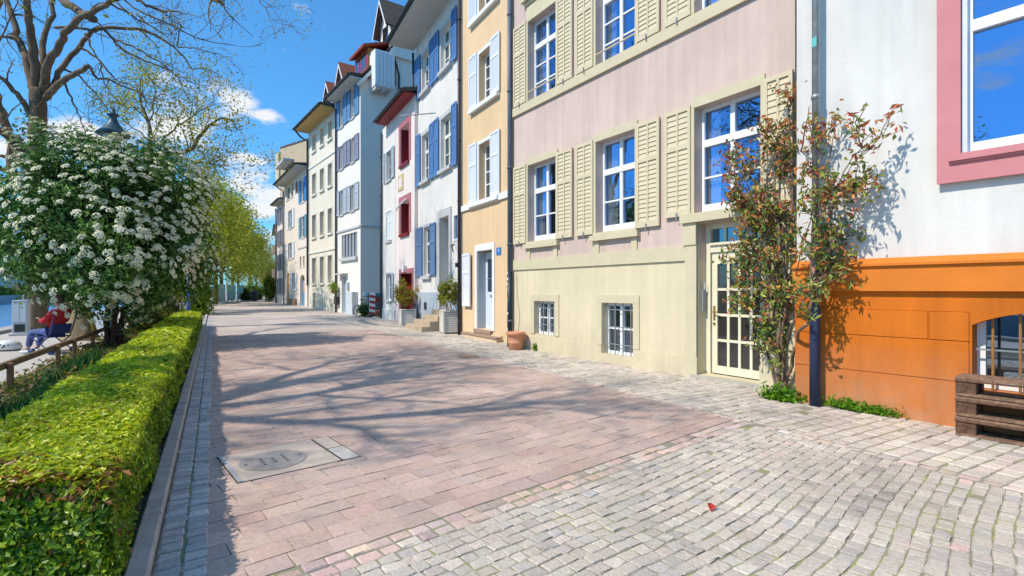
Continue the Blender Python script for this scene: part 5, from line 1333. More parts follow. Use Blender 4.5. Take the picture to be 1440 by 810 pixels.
# ------------------------------------------------------------------ clipped hedge beside the kerb
hedge = empty('clipped_hedge', st(-0.85, 4), 'long low box hedge with bright yellow green clipped top beside the kerb', 'hedge', math.atan2(U0.y, U0.x))
Minv = hedge.matrix_basis.inverted()
HN0, HN1, HT0, HT1, HZ = -1.27, -0.43, 3.1, 27.0, 0.59
def hedge_pts():
    P, Nn, S, C = [], [], [], []
    def add(nv, tv, zv, nrm, kind):
        m = len(nv)
        X = N0.x*nv+U0.x*tv; Y = N0.y*nv+U0.y*tv
        keep = (Y > 2.42) & (Y < 20.3)
        dist = np.sqrt(X**2+Y**2)
        size = np.clip(0.0045*dist, 0.024, 0.07)
        keep &= (np.sin(X*13+zv*17)*np.sin(Y*11-zv*9)*np.sin(X*5-Y*7+1.3) > (-0.5 if kind == 0 else -0.28)) | (RNG.uniform(0, 1, m) < 0.35)
        keep &= RNG.uniform(0, 1, m) < (0.024/size)**1.9
        P.append(np.stack([X, Y, zv], 1)[keep]); Nn.append(np.tile(nrm, (keep.sum(), 1))); S.append(size[keep]); C.append(np.full(keep.sum(), kind))
    lf = lambda n: RNG.uniform(0, 26, n)
    tdist = lambda n: 2.0+24*RNG.uniform(0, 1, n)**1.6
    m = 110000; nv = RNG.uniform(HN0, HN1, m); tv = tdist(m)
    add(nv, tv, HZ+0.018*np.sin(tv*5+nv*4)+0.02*np.sin(nv*9+tv*2)+RNG.normal(0, 0.014, m)-0.05*np.clip((np.abs(nv+0.85)-0.33)/0.09, 0, 1)**2, (0, 0, 1.4), 0)
    m = 74000; tv = tdist(m); zv = RNG.uniform(0.02, HZ, m)
    add(HN1+RNG.normal(0, 0.018, m)-0.02+0.025*np.sin(tv*4+zv*9), tv, zv, (N0.x, N0.y, 0.25), 1)
    m = 16000; tv = tdist(m); zv = RNG.uniform(0.05, HZ, m)
    add(HN0+RNG.normal(0, 0.02, m), tv, zv, (-N0.x, -N0.y, 0.25), 1)
    P, Nn, S, C = map(np.concatenate, (P, Nn, S, C))
    # near end face
    m = 6500; xx = RNG.uniform(-2.95, -1.93, m); zz = RNG.uniform(0.02, HZ-0.01, m)
    yy = 2.47+RNG.normal(0, 0.022, m)+0.03*np.sin(xx*12+zz*8)+0.05*np.clip((zz-0.45)/0.14, 0, 1)**2
    P = np.concatenate([P, np.stack([xx, yy, zz], 1)]); Nn = np.concatenate([Nn, np.tile((0.1, -1, 0.3), (m, 1))]); S = np.concatenate([S, np.full(m, 0.026)]); C = np.concatenate([C, np.full(m, 2)])
    return P, Nn, S, C
P, Nn, S, C = hedge_pts()
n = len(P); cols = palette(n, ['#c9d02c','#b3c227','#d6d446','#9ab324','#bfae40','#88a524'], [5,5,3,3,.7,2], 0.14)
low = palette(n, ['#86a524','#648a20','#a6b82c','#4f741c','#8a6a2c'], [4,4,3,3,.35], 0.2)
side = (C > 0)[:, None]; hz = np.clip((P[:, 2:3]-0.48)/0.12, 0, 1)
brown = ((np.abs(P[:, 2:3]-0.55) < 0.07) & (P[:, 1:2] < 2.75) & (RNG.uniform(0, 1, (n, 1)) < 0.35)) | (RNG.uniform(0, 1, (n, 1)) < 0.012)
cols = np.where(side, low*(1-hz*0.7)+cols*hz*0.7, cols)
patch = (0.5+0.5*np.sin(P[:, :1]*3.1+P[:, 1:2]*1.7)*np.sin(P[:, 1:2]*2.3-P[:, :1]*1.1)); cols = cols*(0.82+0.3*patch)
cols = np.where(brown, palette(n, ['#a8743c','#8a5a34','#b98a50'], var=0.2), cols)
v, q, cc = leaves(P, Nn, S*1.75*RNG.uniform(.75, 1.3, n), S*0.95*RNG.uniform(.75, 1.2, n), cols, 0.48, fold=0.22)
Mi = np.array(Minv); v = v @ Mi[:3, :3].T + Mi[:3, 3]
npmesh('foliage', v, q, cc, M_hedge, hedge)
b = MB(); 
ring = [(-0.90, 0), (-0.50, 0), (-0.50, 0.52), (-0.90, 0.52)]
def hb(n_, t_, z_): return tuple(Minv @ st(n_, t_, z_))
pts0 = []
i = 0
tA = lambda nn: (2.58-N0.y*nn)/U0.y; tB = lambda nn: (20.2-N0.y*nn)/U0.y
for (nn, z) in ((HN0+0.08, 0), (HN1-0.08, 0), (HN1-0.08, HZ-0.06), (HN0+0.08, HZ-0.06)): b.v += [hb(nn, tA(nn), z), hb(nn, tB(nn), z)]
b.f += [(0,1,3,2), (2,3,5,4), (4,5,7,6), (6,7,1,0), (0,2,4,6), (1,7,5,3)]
b.build('inner_twigs', mat('hedge_core', (0.022,0.025,0.008), 0.95, 0.5, 14, 0), hedge)  # dark box inside the hedge; shade in the leaf gaps painted as colour

# ------------------------------------------------------------------ white flowering shrub
YS = 13.3; sc = at(152, 322, YS); sb = Vector((at(160, HY, YS).x, YS, 0))
shrub = empty('flowering_shrub', sb, 'big round evergreen shrub covered in clusters of white flowers', 'shrub')
RAD = np.array([2.62, 2.2, 2.55]); CC = np.array(tuple(sc-sb))
def shape(d):
    s_ = 1+0.07*np.sin(d[:, 0]*6+d[:, 2]*5)+0.06*np.sin(d[:, 1]*9+d[:, 0]*4)+0.05*np.sin(d[:, 2]*11+1+d[:, 0]*3)
    return s_
ncl = 560; dcl = unit(RNG.normal(0, 1, (ncl, 3))); rcl = RNG.uniform(0.55, 0.97, (ncl, 1))**0.7*shape(dcl)[:, None]
pcl = CC+dcl*rcl*RAD
def keep_low(p):      # flat-ish underside, higher on the left, hanging lower on the right of the stem
    x = p[:, 0]; lo = 0.85+np.where(x < 0, 0.18*np.abs(x)-0.25*np.clip(-x-1.7, 0, 1), 0.05+1.15*np.clip(x-1.2, 0, 3)); lo = np.where((x > 0.1) & (x < 1.1), 0.45, lo)
    return p[:, 2] > lo
k = keep_low(pcl); pcl, dcl = pcl[k], dcl[k]
n = 38000; i = RNG.integers(0, len(pcl), n)
p = pcl[i]+RNG.normal(0, 0.17, (n, 3)); out = unit((p-CC)/RAD)
kk = keep_low(p+np.array([0,0,0.12])); p, out = p[kk], out[kk]; n = len(p)
cols = palette(n, ['#4c7434','#3a5e2a','#628a42','#7a9a52','#8fa866'], [4,3,3,2.5,1.2], 0.2)
v, q, cc = leaves(p, out+[0,0,.5], 0.13*RNG.uniform(.7,1.3,n), 0.05*RNG.uniform(.7,1.3,n), cols, 0.6, 0.3)
npmesh('foliage', v, q, cc, M_leafg, shrub)
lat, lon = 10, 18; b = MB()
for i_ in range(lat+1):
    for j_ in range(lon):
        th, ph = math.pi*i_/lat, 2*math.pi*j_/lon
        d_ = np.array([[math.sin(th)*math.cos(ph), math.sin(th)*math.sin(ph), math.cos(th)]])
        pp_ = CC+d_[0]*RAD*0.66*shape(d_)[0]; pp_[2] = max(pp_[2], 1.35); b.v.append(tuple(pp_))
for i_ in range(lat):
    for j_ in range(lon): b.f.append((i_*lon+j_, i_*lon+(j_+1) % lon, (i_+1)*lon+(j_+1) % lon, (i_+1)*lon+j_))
b.build('inner_twigs', mat('shrub_core', (0.018,0.026,0.010), 0.95, 0.5, 5, 0), shrub)  # closed dark lump added against see-through, its colour standing for inner shade
M_flower = attrmat('flower_white', 0.8, 20, 0.08, 0.1, 0.1, 120)
def flower_arrays(c, nrm, r):
    """one domed cluster: many small four-petalled florets"""
    m = 44; nrm = Vector(nrm).normalized(); a = nrm.orthogonal().normalized(); b_ = nrm.cross(a)
    rr = np.sqrt(RNG.uniform(0, 1, m))*r; th = RNG.uniform(0, 6.283, m); hgt = (1-(rr/r)**2)*r*0.45
    base = np.array(tuple(c))+np.outer(rr*np.cos(th), tuple(a))+np.outer(rr*np.sin(th), tuple(b_))+np.outer(hgt, tuple(nrm))
    nn = np.outer(np.ones(m), tuple(nrm))*1.2+(base-np.array(tuple(c)))/r*0.8
    cols = np.clip(np.array([0.82,0.77,0.52])*(1+RNG.normal(0, 0.07, (m, 1))), 0, 0.86)
    return leaves(base, nn, r*0.46, r*0.42, cols, 0.15, fold=0.08)
fl = []; tries = 0
while len(fl) < 900 and tries < 16000:
    tries += 1
    d = unit(RNG.normal(0, 1, (1, 3)))[0]
    w = 0.40+0.6*max(0, d[0])+0.4*max(0, d[2])-0.25*max(0, -d[2])
    if d[1] > 0.45 or RNG.uniform() > w: continue
    p = CC+d*RAD*RNG.uniform(0.93, 1.06)*shape(d[None])[0]
    if not keep_low(p[None])[0]: continue
    if any((p[0]-f[0][0])**2+(p[1]-f[0][1])**2+(p[2]-f[0][2])**2 < 0.016 for f in fl): continue
    fl.append((p, unit((d+np.array([0,0,0.6]))[None])[0]))
cam_l = np.array(tuple(co.location-sb)); fl.sort(key=lambda f: np.linalg.norm(f[0]-cam_l)-1.2*max(0, np.dot(f[1], unit((cam_l-f[0])[None])[0])))
rest = []
for k, (p, nrm) in enumerate(fl):
    v, q, cc = flower_arrays(p, nrm, RNG.uniform(0.065, 0.10))
    if k < 100: npmesh('flower_cluster', v, q, cc, M_flower, shrub)
    else: rest.append((v, q, cc))
off = 0; VV, QQ, KK = [], [], []
for v, q, cc in rest: VV.append(v); QQ.append(q+off); KK.append(cc); off += len(v)
o = npmesh('flower_clusters', np.concatenate(VV), np.concatenate(QQ), np.concatenate(KK), M_flower, shrub); o['kind'] = 'stuff'
T = Tree(31)
for k in range(6):
    a = k*1.05; q0 = Vector((0.16*math.cos(a), 0.12*math.sin(a), 0)); T.limb([q0, q0*1.2+Vector((0,0,.6)), q0*2.0+Vector((0.1,0,1.3)), Vector((0.9*math.cos(a), 0.8*math.sin(a), 2.3))], .07, .03, 4, .02)
T.mb.build('trunk', mat('stem_red_brown', (0.10,0.045,0.03), 0.9, 0.4, 6, 0.6, 25), shrub, True)

# planting bed: ivy, dry leaves, strap leaves of bulbs
n = 9000; nv = RNG.uniform(-2.85, -1.28, n); tv = 4.5+24*RNG.uniform(0, 1, n)**1.3
P_ = np.stack([N0.x*nv+U0.x*tv, N0.y*nv+U0.y*tv, 0.03+np.abs(RNG.normal(0, 0.035, n))+0.05*(np.sin(tv*2.1)*np.sin(nv*4)+1)*RNG.uniform(0,1,n)], 1)
v, q, cc = leaves(P_, np.tile((0,0,1.0), (n,1)), 0.075, 0.045, palette(n, ['#4a6a28','#6d8236','#8a7446','#a58a60','#3c5a22','#7a6238'], [3,2,2,2,2,2]), 0.6)
o = npmesh('ground_cover', v, q, cc, M_leaf); o['kind'] = 'stuff'; tag(o, 'low green plants and dry leaves covering the bed behind the hedge', 'ground cover')
bl = MB()
n = 1100; C_ = []
cen = [st(-1.75+random.gauss(0, .16), random.uniform(6.2, 9.0)) for _ in range(40)]+[st(-2.1, random.uniform(10, 14)) for _ in range(8)]
i = RNG.integers(0, len(cen), n); c = np.array([tuple(cen[j]) for j in i])+np.stack([RNG.normal(0, .08, n), RNG.normal(0, .08, n), np.full(n, .15)], 1)
v, q, cc = leaves(c, np.stack([RNG.normal(0,1,n), RNG.normal(0,1,n), np.zeros(n)], 1), 0.36*RNG.uniform(.7,1.2,n), 0.028, palette(n, ['#2f5a35','#3c6a3c','#4f7a40','#285030']), 0.2, droop=-3.0, fold=0.1)
o = npmesh('strap_leaves', v, q, cc, M_leaf); o['kind'] = 'stuff'; tag(o, 'dark blue green strap leaves of spring bulbs behind the hedge at the left edge', 'plants')

# small shrubs right of the flowering shrub, in the bed
g = st(-1.9, 20.5); bush('garden_bush', 'small mixed bush right of the flowering shrub trunk', (g.x, g.y, 0.5), (0.7, 0.6, 0.6), 1800, 0.07, ['#5a7428','#87902f','#9a7040','#6f8830'])
g = st(-1.7, 24.5); bush('garden_bush', 'loose olive bush by the blue post', (g.x, g.y, 0.7), (0.8, 0.8, 0.9), 2200, 0.08, ['#7d862f','#969a3c','#a08048','#5f7428'])
# ------------------------------------------------------------------ climbing plant on the corner of the mauve house
vb = gp(1096, 556); vb = Vector((vb.x-0.02, vb.y-0.06, 0))
fu = Vector((olive.fac.u[0], olive.fac.u[1], 0)); fo_ = Vector((-fu.y, fu.x, 0))
vine = empty('climbing_plant', vb, 'tall climbing plant with red and green leaves growing up the corner beside the glazed door', 'plant')
T = Tree(44)
def V(px, py, out=0.1):
    f_ = orange.fac if px > 1118 else olive.fac
    s_, z_ = f_.P(px, py); W = Vector((f_.o[0]+f_.u[0]*s_, f_.o[1]+f_.u[1]*s_, z_)); C_ = Vector((0, 0, H))
    nrm = Vector((-f_.u[1], f_.u[0], 0)); dn = (C_-W).dot(nrm)
    return C_+(W-C_)*(1-out/dn)-vb
stems = [
 [(1096,556),(1094,500),(1098,450),(1092,400),(1096,340),(1088,280),(1092,220),(1106,170),(1112,128)],
 [(1093,556),(1086,520),(1078,490),(1076,440),(1070,390),(1064,330),(1058,280),(1040,235)],
 [(1098,556),(1102,520),(1100,470),(1106,420),(1102,360),(1112,300),(1118,240),(1130,190),(1138,150)],
 [(1100,552),(1112,515),(1118,486),(1136,445),(1142,400),(1140,350),(1146,300),(1158,262),(1166,225),(1172,190)],
 [(1097,556),(1090,480),(1084,420),(1080,350),(1074,300),(1080,250),(1090,215),(1086,190)],
 [(1140,400),(1158,350),(1168,300),(1180,260),(1196,225),(1218,205)],
 [(1110,480),(1126,430),(1150,400),(1166,372)], [(1096,340),(1104,300),(1102,250),(1098,200)],
 [(1146,300),(1164,274),(1178,262),(1186,268)], [(1058,280),(1044,262),(1030,258)], [(1070,390),(1054,372),(1046,382)],
 [(1106,420),(1122,380),(1132,330),(1150,290),(1158,240),(1150,205),(1162,185)],
 [(1076,440),(1062,430),(1056,424)], [(1092,400),(1070,370),(1052,350),(1044,330)], [(1142,400),(1165,385),(1180,375)],
 [(1064,330),(1050,305),(1046,280)], [(1140,350),(1160,330),(1184,320)],
]
SP = []
for k, s_ in enumerate(stems):
    r0 = [.035,.022,.03,.028,.018,.010,.012,.010,.010,.01,.008,.008,.012,.008,.008,.008,.008,.008][k]
    pr = T.limb([V(x, y, 0.10+0.05*math.sin(i*1.7+k)+(0.07 if i > 1 else 0)+(0.20*min(i, 3)/3 if k in (3, 5, 6, 7, 9, 13, 15) else 0)) for i, (x, y) in enumerate(s_)], r0, 0.005, 4, .02)
    t0 = 0.13 if k in (0, 1, 2, 3, 4) else 0.15
    T.twigs(pr, (24 if k != 3 else 15) if k < 5 else 7, 0.33, 1, t0, 0.05, 0.1, 0.4, 3)
pts_ = np.array([tuple(p) for p in T.tips])
T.mb.build('stem', mat('vine_bark', (0.22,0.15,0.11), 0.9, 0.35, 9, 0.6, 30), vine, True)
n = 4900; i = RNG.integers(0, len(pts_), n); c = pts_[i]+RNG.normal(0, 0.05, (n, 3))
c = c[c[:, 2] > 0.22]; n = len(c)
top = np.clip((c[:, 2]-1.0)/2.6, 0, 1); redw = 0.12+0.42*top
g1 = palette(n, ['#7d8a34','#5f8040','#93994a','#4d6e38','#a5a254'], [3,2,3,1.5,2], 0.2); g2 = palette(n, ['#b5703f','#c07f4a','#a35c40','#c8965a','#b55e4a'], None, 0.18)
cols = np.where(RNG.uniform(0,1,(n,1)) < redw[:, None], g2, g1)
v, q, cc = leaves(c, RNG.normal(0,.7,(n,3))+np.array([-0.5,-0.7,.5]), 0.098*RNG.uniform(.6,1.3,n), 0.042*RNG.uniform(.7,1.2,n), cols, 0.6, droop=0.5, fold=0.3)
npmesh('foliage', v, q, cc, leafmat('leaf_vine', 0.4, 0.22, 0.4), vine)

def tuft(name, label, c, rx, ry, hgt, n, cols, ln=0.12, rz=0, group=None):
    p = np.stack([RNG.normal(0, rx*.5, n), RNG.normal(0, ry*.5, n), np.abs(RNG.normal(0, hgt*.45, n))+.02], 1)
    ca, sa = math.cos(rz), math.sin(rz); p = np.stack([p[:,0]*ca-p[:,1]*sa, p[:,0]*sa+p[:,1]*ca, p[:,2]], 1)
    root = empty(name, c, label, 'weeds', group=group)
    v, q, cc = leaves(p, RNG.normal(0,1,(n,3))+[0,-.4,.5], ln*RNG.uniform(.6,1.2,n), ln*.3*RNG.uniform(.6,1.2,n), palette(n, cols, var=.2), .5, fold=.15)
    npmesh('foliage', v, q, cc, M_leaf, root); return root
GR = ['#5f8f1f','#74a326','#4a7a1a','#86a838']
g = gp(1098, 563); tuft('weed_tuft', 'bright green tuft at the foot of the climbing plant', (g.x, g.y, 0), 0.22, 0.10, 0.15, 520, GR, 0.12, AR-1.6)
oa = math.atan2(orange.fac.u[1], orange.fac.u[0])
def wallpt(fac, px, out): s_ = fac.S(px); return Vector((fac.o[0]+fac.u[0]*s_-fac.u[1]*out, fac.o[1]+fac.u[1]*s_+fac.u[0]*out, 0))
g = wallpt(orange.fac, 1192, 0.06); tuft('weed_tuft', 'taller tuft of weeds against the orange wall nearest the navy pipe', g, 0.22, 0.05, 0.11, 260, GR, 0.09, oa)
g = wallpt(orange.fac, 1236, 0.06); tuft('weed_tuft', 'flat tuft of weeds against the orange wall nearest the pallets', g, 0.26, 0.05, 0.08, 260, GR, 0.08, oa)
g = wallpt(olive.fac, 755, 0.06); tuft('weed_tuft', 'tiny green weed at the foot of the olive wall beside the terracotta pot', g, 0.06, 0.04, 0.14, 60, GR, 0.12)

# ------------------------------------------------------------------ pallets
M_wood = mat('pallet_wood', (0.15,0.075,0.045), 0.85, 0.7, 16, 0.9, 60)
M_wood2 = mat('pallet_wood_worn', (0.25,0.145,0.09), 0.9, 0.6, 18, 0.9, 60)
pc = gp(1343, 611.6); fr = orange.fac; uu = Vector((fr.u[0], fr.u[1], 0)); oo = Vector((-uu.y, uu.x, 0))
def pallet(z, label, dz=0.0, rz=0.0):
    root = empty('wooden_pallet', pc+Vector((0, 0, z)), label, 'pallet', math.atan2(-uu.y, -uu.x)+rz, 'pallets stacked against the orange wall')
    # local x runs along the wall towards the viewer's right, y points to the wall (into the wall is +y after the turn)
    D = 0.34; L = 1.2
    b = MB(); 
    for y0 in (0.0, 0.23): b.bbox(0, L, y0, y0+0.10, 0.002, 0.026, 0.004)
    b.build('bottom_board', M_wood2, root)
    for x0 in (0.0, 0.51, 1.035):
        for y0 in (0.004, 0.232):
            b = MB(); b.bbox(x0, x0+0.165, y0, y0+0.096, 0.027, 0.147, 0.006); b.build('block', M_wood, root)
    b = MB()
    for x0 in (0.0, 0.51, 1.035): b.bbox(x0+0.003, x0+0.162, -0.004, D-0.004, 0.148, 0.172, 0.004)
    b.bbox(-0.004, L, -0.008, 0.003, 0.150, 0.171, 0.003); b.build('stringer_board', M_wood, root)
    b = MB()
    for y0 in (-0.006, 0.118, 0.235): b.bbox(-0.002, L, y0, y0+0.098, 0.173, 0.197, 0.004)
    b.build('deck_board', M_wood2, root)
    return root
pallet(0.0, 'wooden pallet at the bottom of the stack, standing on the cobbles')
pallet(0.205, 'middle wooden pallet of the stack against the orange wall', rz=0.012)
pallet(0.41, 'topmost wooden pallet, in front of the barred window', rz=-0.01)

# ------------------------------------------------------------------ pots and planters
g = gp(725, 491.5)
pot = empty('plant_pot', g, 'round terracotta pot with a thick rim at the corner of the olive wall', 'pot')
M_terra = mat('terracotta', (0.62,0.27,0.15), 0.85, 0.12, 6, 0.2, 60)
b = MB(); b.lathe([(0.15,0.0),(0.165,0.01),(0.185,0.16),(0.193,0.17),(0.193,0.185),(0.187,0.19),(0.205,0.36),(0.235,0.365),(0.245,0.39),(0.245,0.43),(0.232,0.445),(0.215,0.44),(0.205,0.40),(0.02,0.39)], 36)
b.build('body', M_terra, pot, True)
b = MB(); b.lathe([(0.204,0.392),(0.1,0.41),(0.01,0.412)], 20); b.build('soil', mat('soil_dark', (0.08,0.05,0.035), 0.95, 0.4, 20, 0.6, 60), pot, True)
b = MB(); b.box(0.20, 0.26, -0.05, 0.05, 0.26, 0.38); b.build('handle', M_terra, pot)
M_planter = mat('planter_paint', (0.74,0.685,0.60), 0.8, 0.12, 4, 0.3, 40)
def planter(px, py, label, w, hgt, rz, cols, ph, pw, n):
    g = gp(px, py); root = empty('wooden_planter', g, label, 'planter', rz, 'slatted planters in front of the houses')
    b = MB(); b.box(-w/2+.02, w/2-.02, -w/2+.02, w/2-.02, 0.05, hgt-.06); b.build('box', mat('planter_inner', (0.40,0.37,0.33), 0.9, 0.2, 4, 0.2), root)
    b = MB(); k = 9
    for i in range(k):
        z0 = 0.05+(hgt-0.09)*i/k; z1 = z0+(hgt-0.09)/k-0.014
        b.bbox(-w/2, w/2, -w/2, -w/2+.025, z0, z1, .004); b.bbox(-w/2, w/2, w/2-.025, w/2, z0, z1, .004)
        b.bbox(w/2-.024, w/2+.001, -w/2+.026, w/2-.026, z0, z1, .004); b.bbox(-w/2-.001, -w/2+.024, -w/2+.026, w/2-.026, z0, z1, .004)
    b.build('slats', M_planter, root)
    for sx in (-1, 1):
        for sy in (-1, 1): b = MB(); b.bbox(sx*(w/2)-.03, sx*(w/2)+.03, sy*(w/2)-.03, sy*(w/2)+.03, 0.0, hgt-.03, .005); b.build('corner_post', M_planter, root)
    b = MB(); b.bbox(-w/2-.03, w/2+.03, -w/2-.03, -w/2+.05, hgt-.03, hgt, .005); b.bbox(-w/2-.03, w/2+.03, w/2-.05, w/2+.03, hgt-.03, hgt, .005); b.bbox(-w/2-.03, -w/2+.05, -w/2+.052, w/2-.052, hgt-.03, hgt, .005); b.bbox(w/2-.05, w/2+.03, -w/2+.052, w/2-.052, hgt-.03, hgt, .005); b.build('rim', M_planter, root)
    b = MB(); b.box(-w/2+.03, w/2-.03, -w/2+.03, w/2-.03, hgt-.06, hgt-.04); b.build('soil', MATS['soil_dark'], root)
    T = Tree(int(px)); 
    for i in range(7): T.grow((random.gauss(0,.06), random.gauss(0,.06), hgt-.05), (random.gauss(0,.35), random.gauss(0,.35), 1), .012, ph*.85, 2, .15, 0, .8, 4)
    tp = np.array([tuple(t) for t in T.tips]); i = RNG.integers(0, len(tp), n); c = tp[i]+RNG.normal(0, .05, (n,3))
    k = (np.abs(c[:,0]) < pw) & (np.abs(c[:,1]) < pw) & (c[:,2] > hgt-.03); c = c[k]
    st_ = T.mb.build('plant_stems', M_bark, root, True)
    v, q, cc = leaves(c, c*[1,1,0]+[0,0,.2], .10*RNG.uniform(.7,1.3,len(c)), .045*RNG.uniform(.7,1.3,len(c)), palette(len(c), cols, var=.2), .7, fold=.2)
    npmesh('foliage', v, q, cc, M_leaf, root); return root
ra = math.atan2(wbh.fac.u[1], wbh.fac.u[0])
LFG = ['#8a9a2c','#a8ae3a','#6d8426','#b5a040','#5f7426']
planter(633, 468.5, 'cream slatted planter with bushy green plant beside the stone steps', 0.56, 0.78, ra-0.15, LFG, 0.85, 0.42, 1700)
planter(573, 456.5, 'cream slatted planter with loose plant in front of the red door', 0.58, 0.66, ra-0.15, ['#86962c','#a2a83a','#667d26','#a88a40','#b0602c'], 0.95, 0.5, 1600)

# ------------------------------------------------------------------ things in the nook beside the tall white house
nk = Vector((tall.fac.o[0], tall.fac.o[1], 0)); sx = Vector((tall.fac.u[1], -tall.fac.u[0], 0)); sx = Vector((0.811, 0.585, 0)); ox = Vector((0.585, -0.811, 0))
na = math.atan2(sx.y, sx.x)
def nook(px, Y): return Vector(((px-720)/F*Y, Y, 0))
root = empty('rubbish_container', nook(527, 29.0), 'dark container with blue lid and red markings in the nook', 'container', na)
b = MB(); b.bbox(-0.55, 0.55, -0.4, 0.4, 0.16, 1.12, .03); b.build('body', mat('bin_grey_green', (0.16,0.20,0.19), 0.6, 0.2, 6, 0.1), root)
b = MB(); b.bbox(-0.58, 0.58, -0.43, 0.43, 1.122, 1.34, .04); b.build('lid', mat('bin_blue', (0.12,0.24,0.33), 0.5, 0.15, 5, 0.05), root)
b = MB(); b.box(-0.35, 0.40, -0.412, -0.401, 0.82, 1.02); b.box(0.1, 0.5, -0.412, -0.401, 0.3, 0.45); b.build('marking', mat('mark_red', (0.50,0.05,0.05), 0.6, 0.2, 8, 0), root)
for x in (-0.42, 0.42):
    b = MB(); b.tube([(x-0.03, -0.3, 0.09), (x+0.03, -0.3, 0.09)], 0.085, 12); b.tube([(x-0.03, 0.3, 0.09), (x+0.03, 0.3, 0.09)], 0.085, 12); b.build('wheel', P_gut, root)
root = empty('warning_board', nook(523.5, 27.9), 'upright board with red and white diagonal stripes in front of the container', 'sign', na-0.25)
b = MB(); b.bbox(-0.16, 0.16, -0.015, 0.015, 0.12, 1.32, .005); brd = b.build('board', P_white, root)
b = MB()
for k in range(4):
    z = 0.14+k*0.31
    zc_ = lambda zz: min(max(zz, 0.125), 1.315)
    b.quad((-0.155,-0.018,zc_(z)), (-0.155,-0.018,zc_(z+0.15)), (0.155,-0.018,zc_(z+0.15-0.2+0.14)), (0.155,-0.018,zc_(z-0.2+0.14)))
b.build('stripe', MATS['mark_red'], brd)
b = MB(); b.bbox(-0.2, 0.2, -0.12, 0.12, 0.0, 0.119, .02); b.build('foot', P_gut, root)
root = empty('bicycle', nook(514.5, 28.6), 'teal bicycle leaning in the nook left of the striped board', 'bicycle', na+0.1)
M_bteal = mat('bike_teal', (0.10,0.38,0.42), 0.4, 0.1, 5, 0); M_tyre = mat('tyre', (0.03,0.03,0.03), 0.8, 0.1, 5, 0)
for x in (-0.42, 0.42):
    b = MB(); b.tube([(x+0.31*math.cos(t), 0, 0.33+0.31*math.sin(t)) for t in [k*math.pi/9 for k in range(19)]], 0.02, 6); w_ = b.build('wheel', M_tyre, root)
    b = MB()
    for k in range(8): b.tube([(x, 0, 0.33), (x+0.3*math.cos(k*.785), 0, 0.33+0.3*math.sin(k*.785))], 0.004, 3)
    b.build('spokes', P_steel, w_)
b = MB()
for p_ in ([(-.42,0,.33),(-.12,0,.30),(.30,0,.72),(-.2,0,.78),(-.12,0,.30)], [(-.42,0,.33),(-.2,0,.78),(-.22,0,.9)], [(.42,0,.33),(.30,0,.72),(.27,0,.95)]): b.tube(p_, 0.018, 6)
b.build('frame', M_bteal, root)
b = MB(); b.tube([(.2,-.25,1.0),(.3,-.1,.96),(.3,.1,.96),(.2,.25,1.0)], 0.014, 6); b.build('handlebar', P_steel, root)
b = MB(); b.bbox(-.36, -.12, -.07, .07, .9, .95, .02); b.build('saddle', M_tyre, root)
g = nook(511, 28.4); bush('potted_bush', 'low green plant in front of the teal bicycle', (g.x+.1, g.y-.25, 0.35), (0.4, 0.25, 0.4), 700, 0.1, ['#4d7a3a','#6d8f4a','#38602c'])
g = gp(533.5, 446)
root = empty('plant_pot', g, 'small brown terracotta pot at the corner of the narrow white house', 'pot')
b = MB(); b.lathe([(0.16,0),(0.2,0.30),(0.23,0.31),(0.23,0.37),(0.2,0.37),(0.02,0.34)], 16); b.build('body', mat('terra_brown', (0.33,0.14,0.08), 0.85, 0.2, 6, 0.2), root, True)
b = MB(); b.lathe([(0.35,0.0),(0.33,0.03),(0.02,0.031)], 16); b.build('saucer', MATS['step_stone'], root)
g = gp(477, 436); g = wallpt(tall.fac, 476.5, 0.35)
root = empty('hanging_plant', (g.x, g.y, 1.25), 'small green plant in a wall pot beside the drainpipe of the tall white house', 'plant', math.atan2(tall.fac.u[1], tall.fac.u[0]))
b = MB(); b.lathe([(.10,0),(.16,.22),(.17,.24),(.02,.22)], 12); b.build('pot', mat('terra_wall', (0.35,0.17,0.10), 0.85, 0.2, 6, 0.1), root, True)
b = MB(); b.box(-.02, .02, -.36, -.10, .08, .14); b.build('bracket', P_gut, root)
p_ = RNG.normal(0, 1, (420, 3))*[.14,.12,.15]+[0,0,.40]
v, q, cc = leaves(p_, p_-[0,0,.3], 0.11, 0.06, palette(420, ['#86a03a','#a0b048','#6d8a30'], var=.2), .6); npmesh('foliage', v, q, cc, M_leaf, root)

# ------------------------------------------------------------------ promenade: fence, lamp, post, person, odds and ends
M_rail = mat('rail_wood', (0.20,0.13,0.07), 0.85, 0.35, 8, 0.5, 40); M_rail2 = mat('post_wood', (0.27,0.14,0.07), 0.85, 0.3, 8, 0.5, 40)
fe = empty('rail_fence', st(-2.6, 10), 'low wooden fence of one flat rail on short posts along the planting bed', 'fence', math.atan2(U0.y, U0.x))
ts = [4.0, 7.0, 10.03, 12.66, 14.0, 15.9, 18.2, 20.6, 23]
b = MB(); b.bbox(ts[0]-10.2, ts[-1]-9.8, -0.035, 0.035, 0.36, 0.45, .006); b.build('rail', M_rail, fe)
for t in ts:
    b = MB(); b.bbox(t-10-.055, t-10+.055, -0.1, -0.038, 0.0, 0.44, .008); b.build('post', M_rail2, fe)

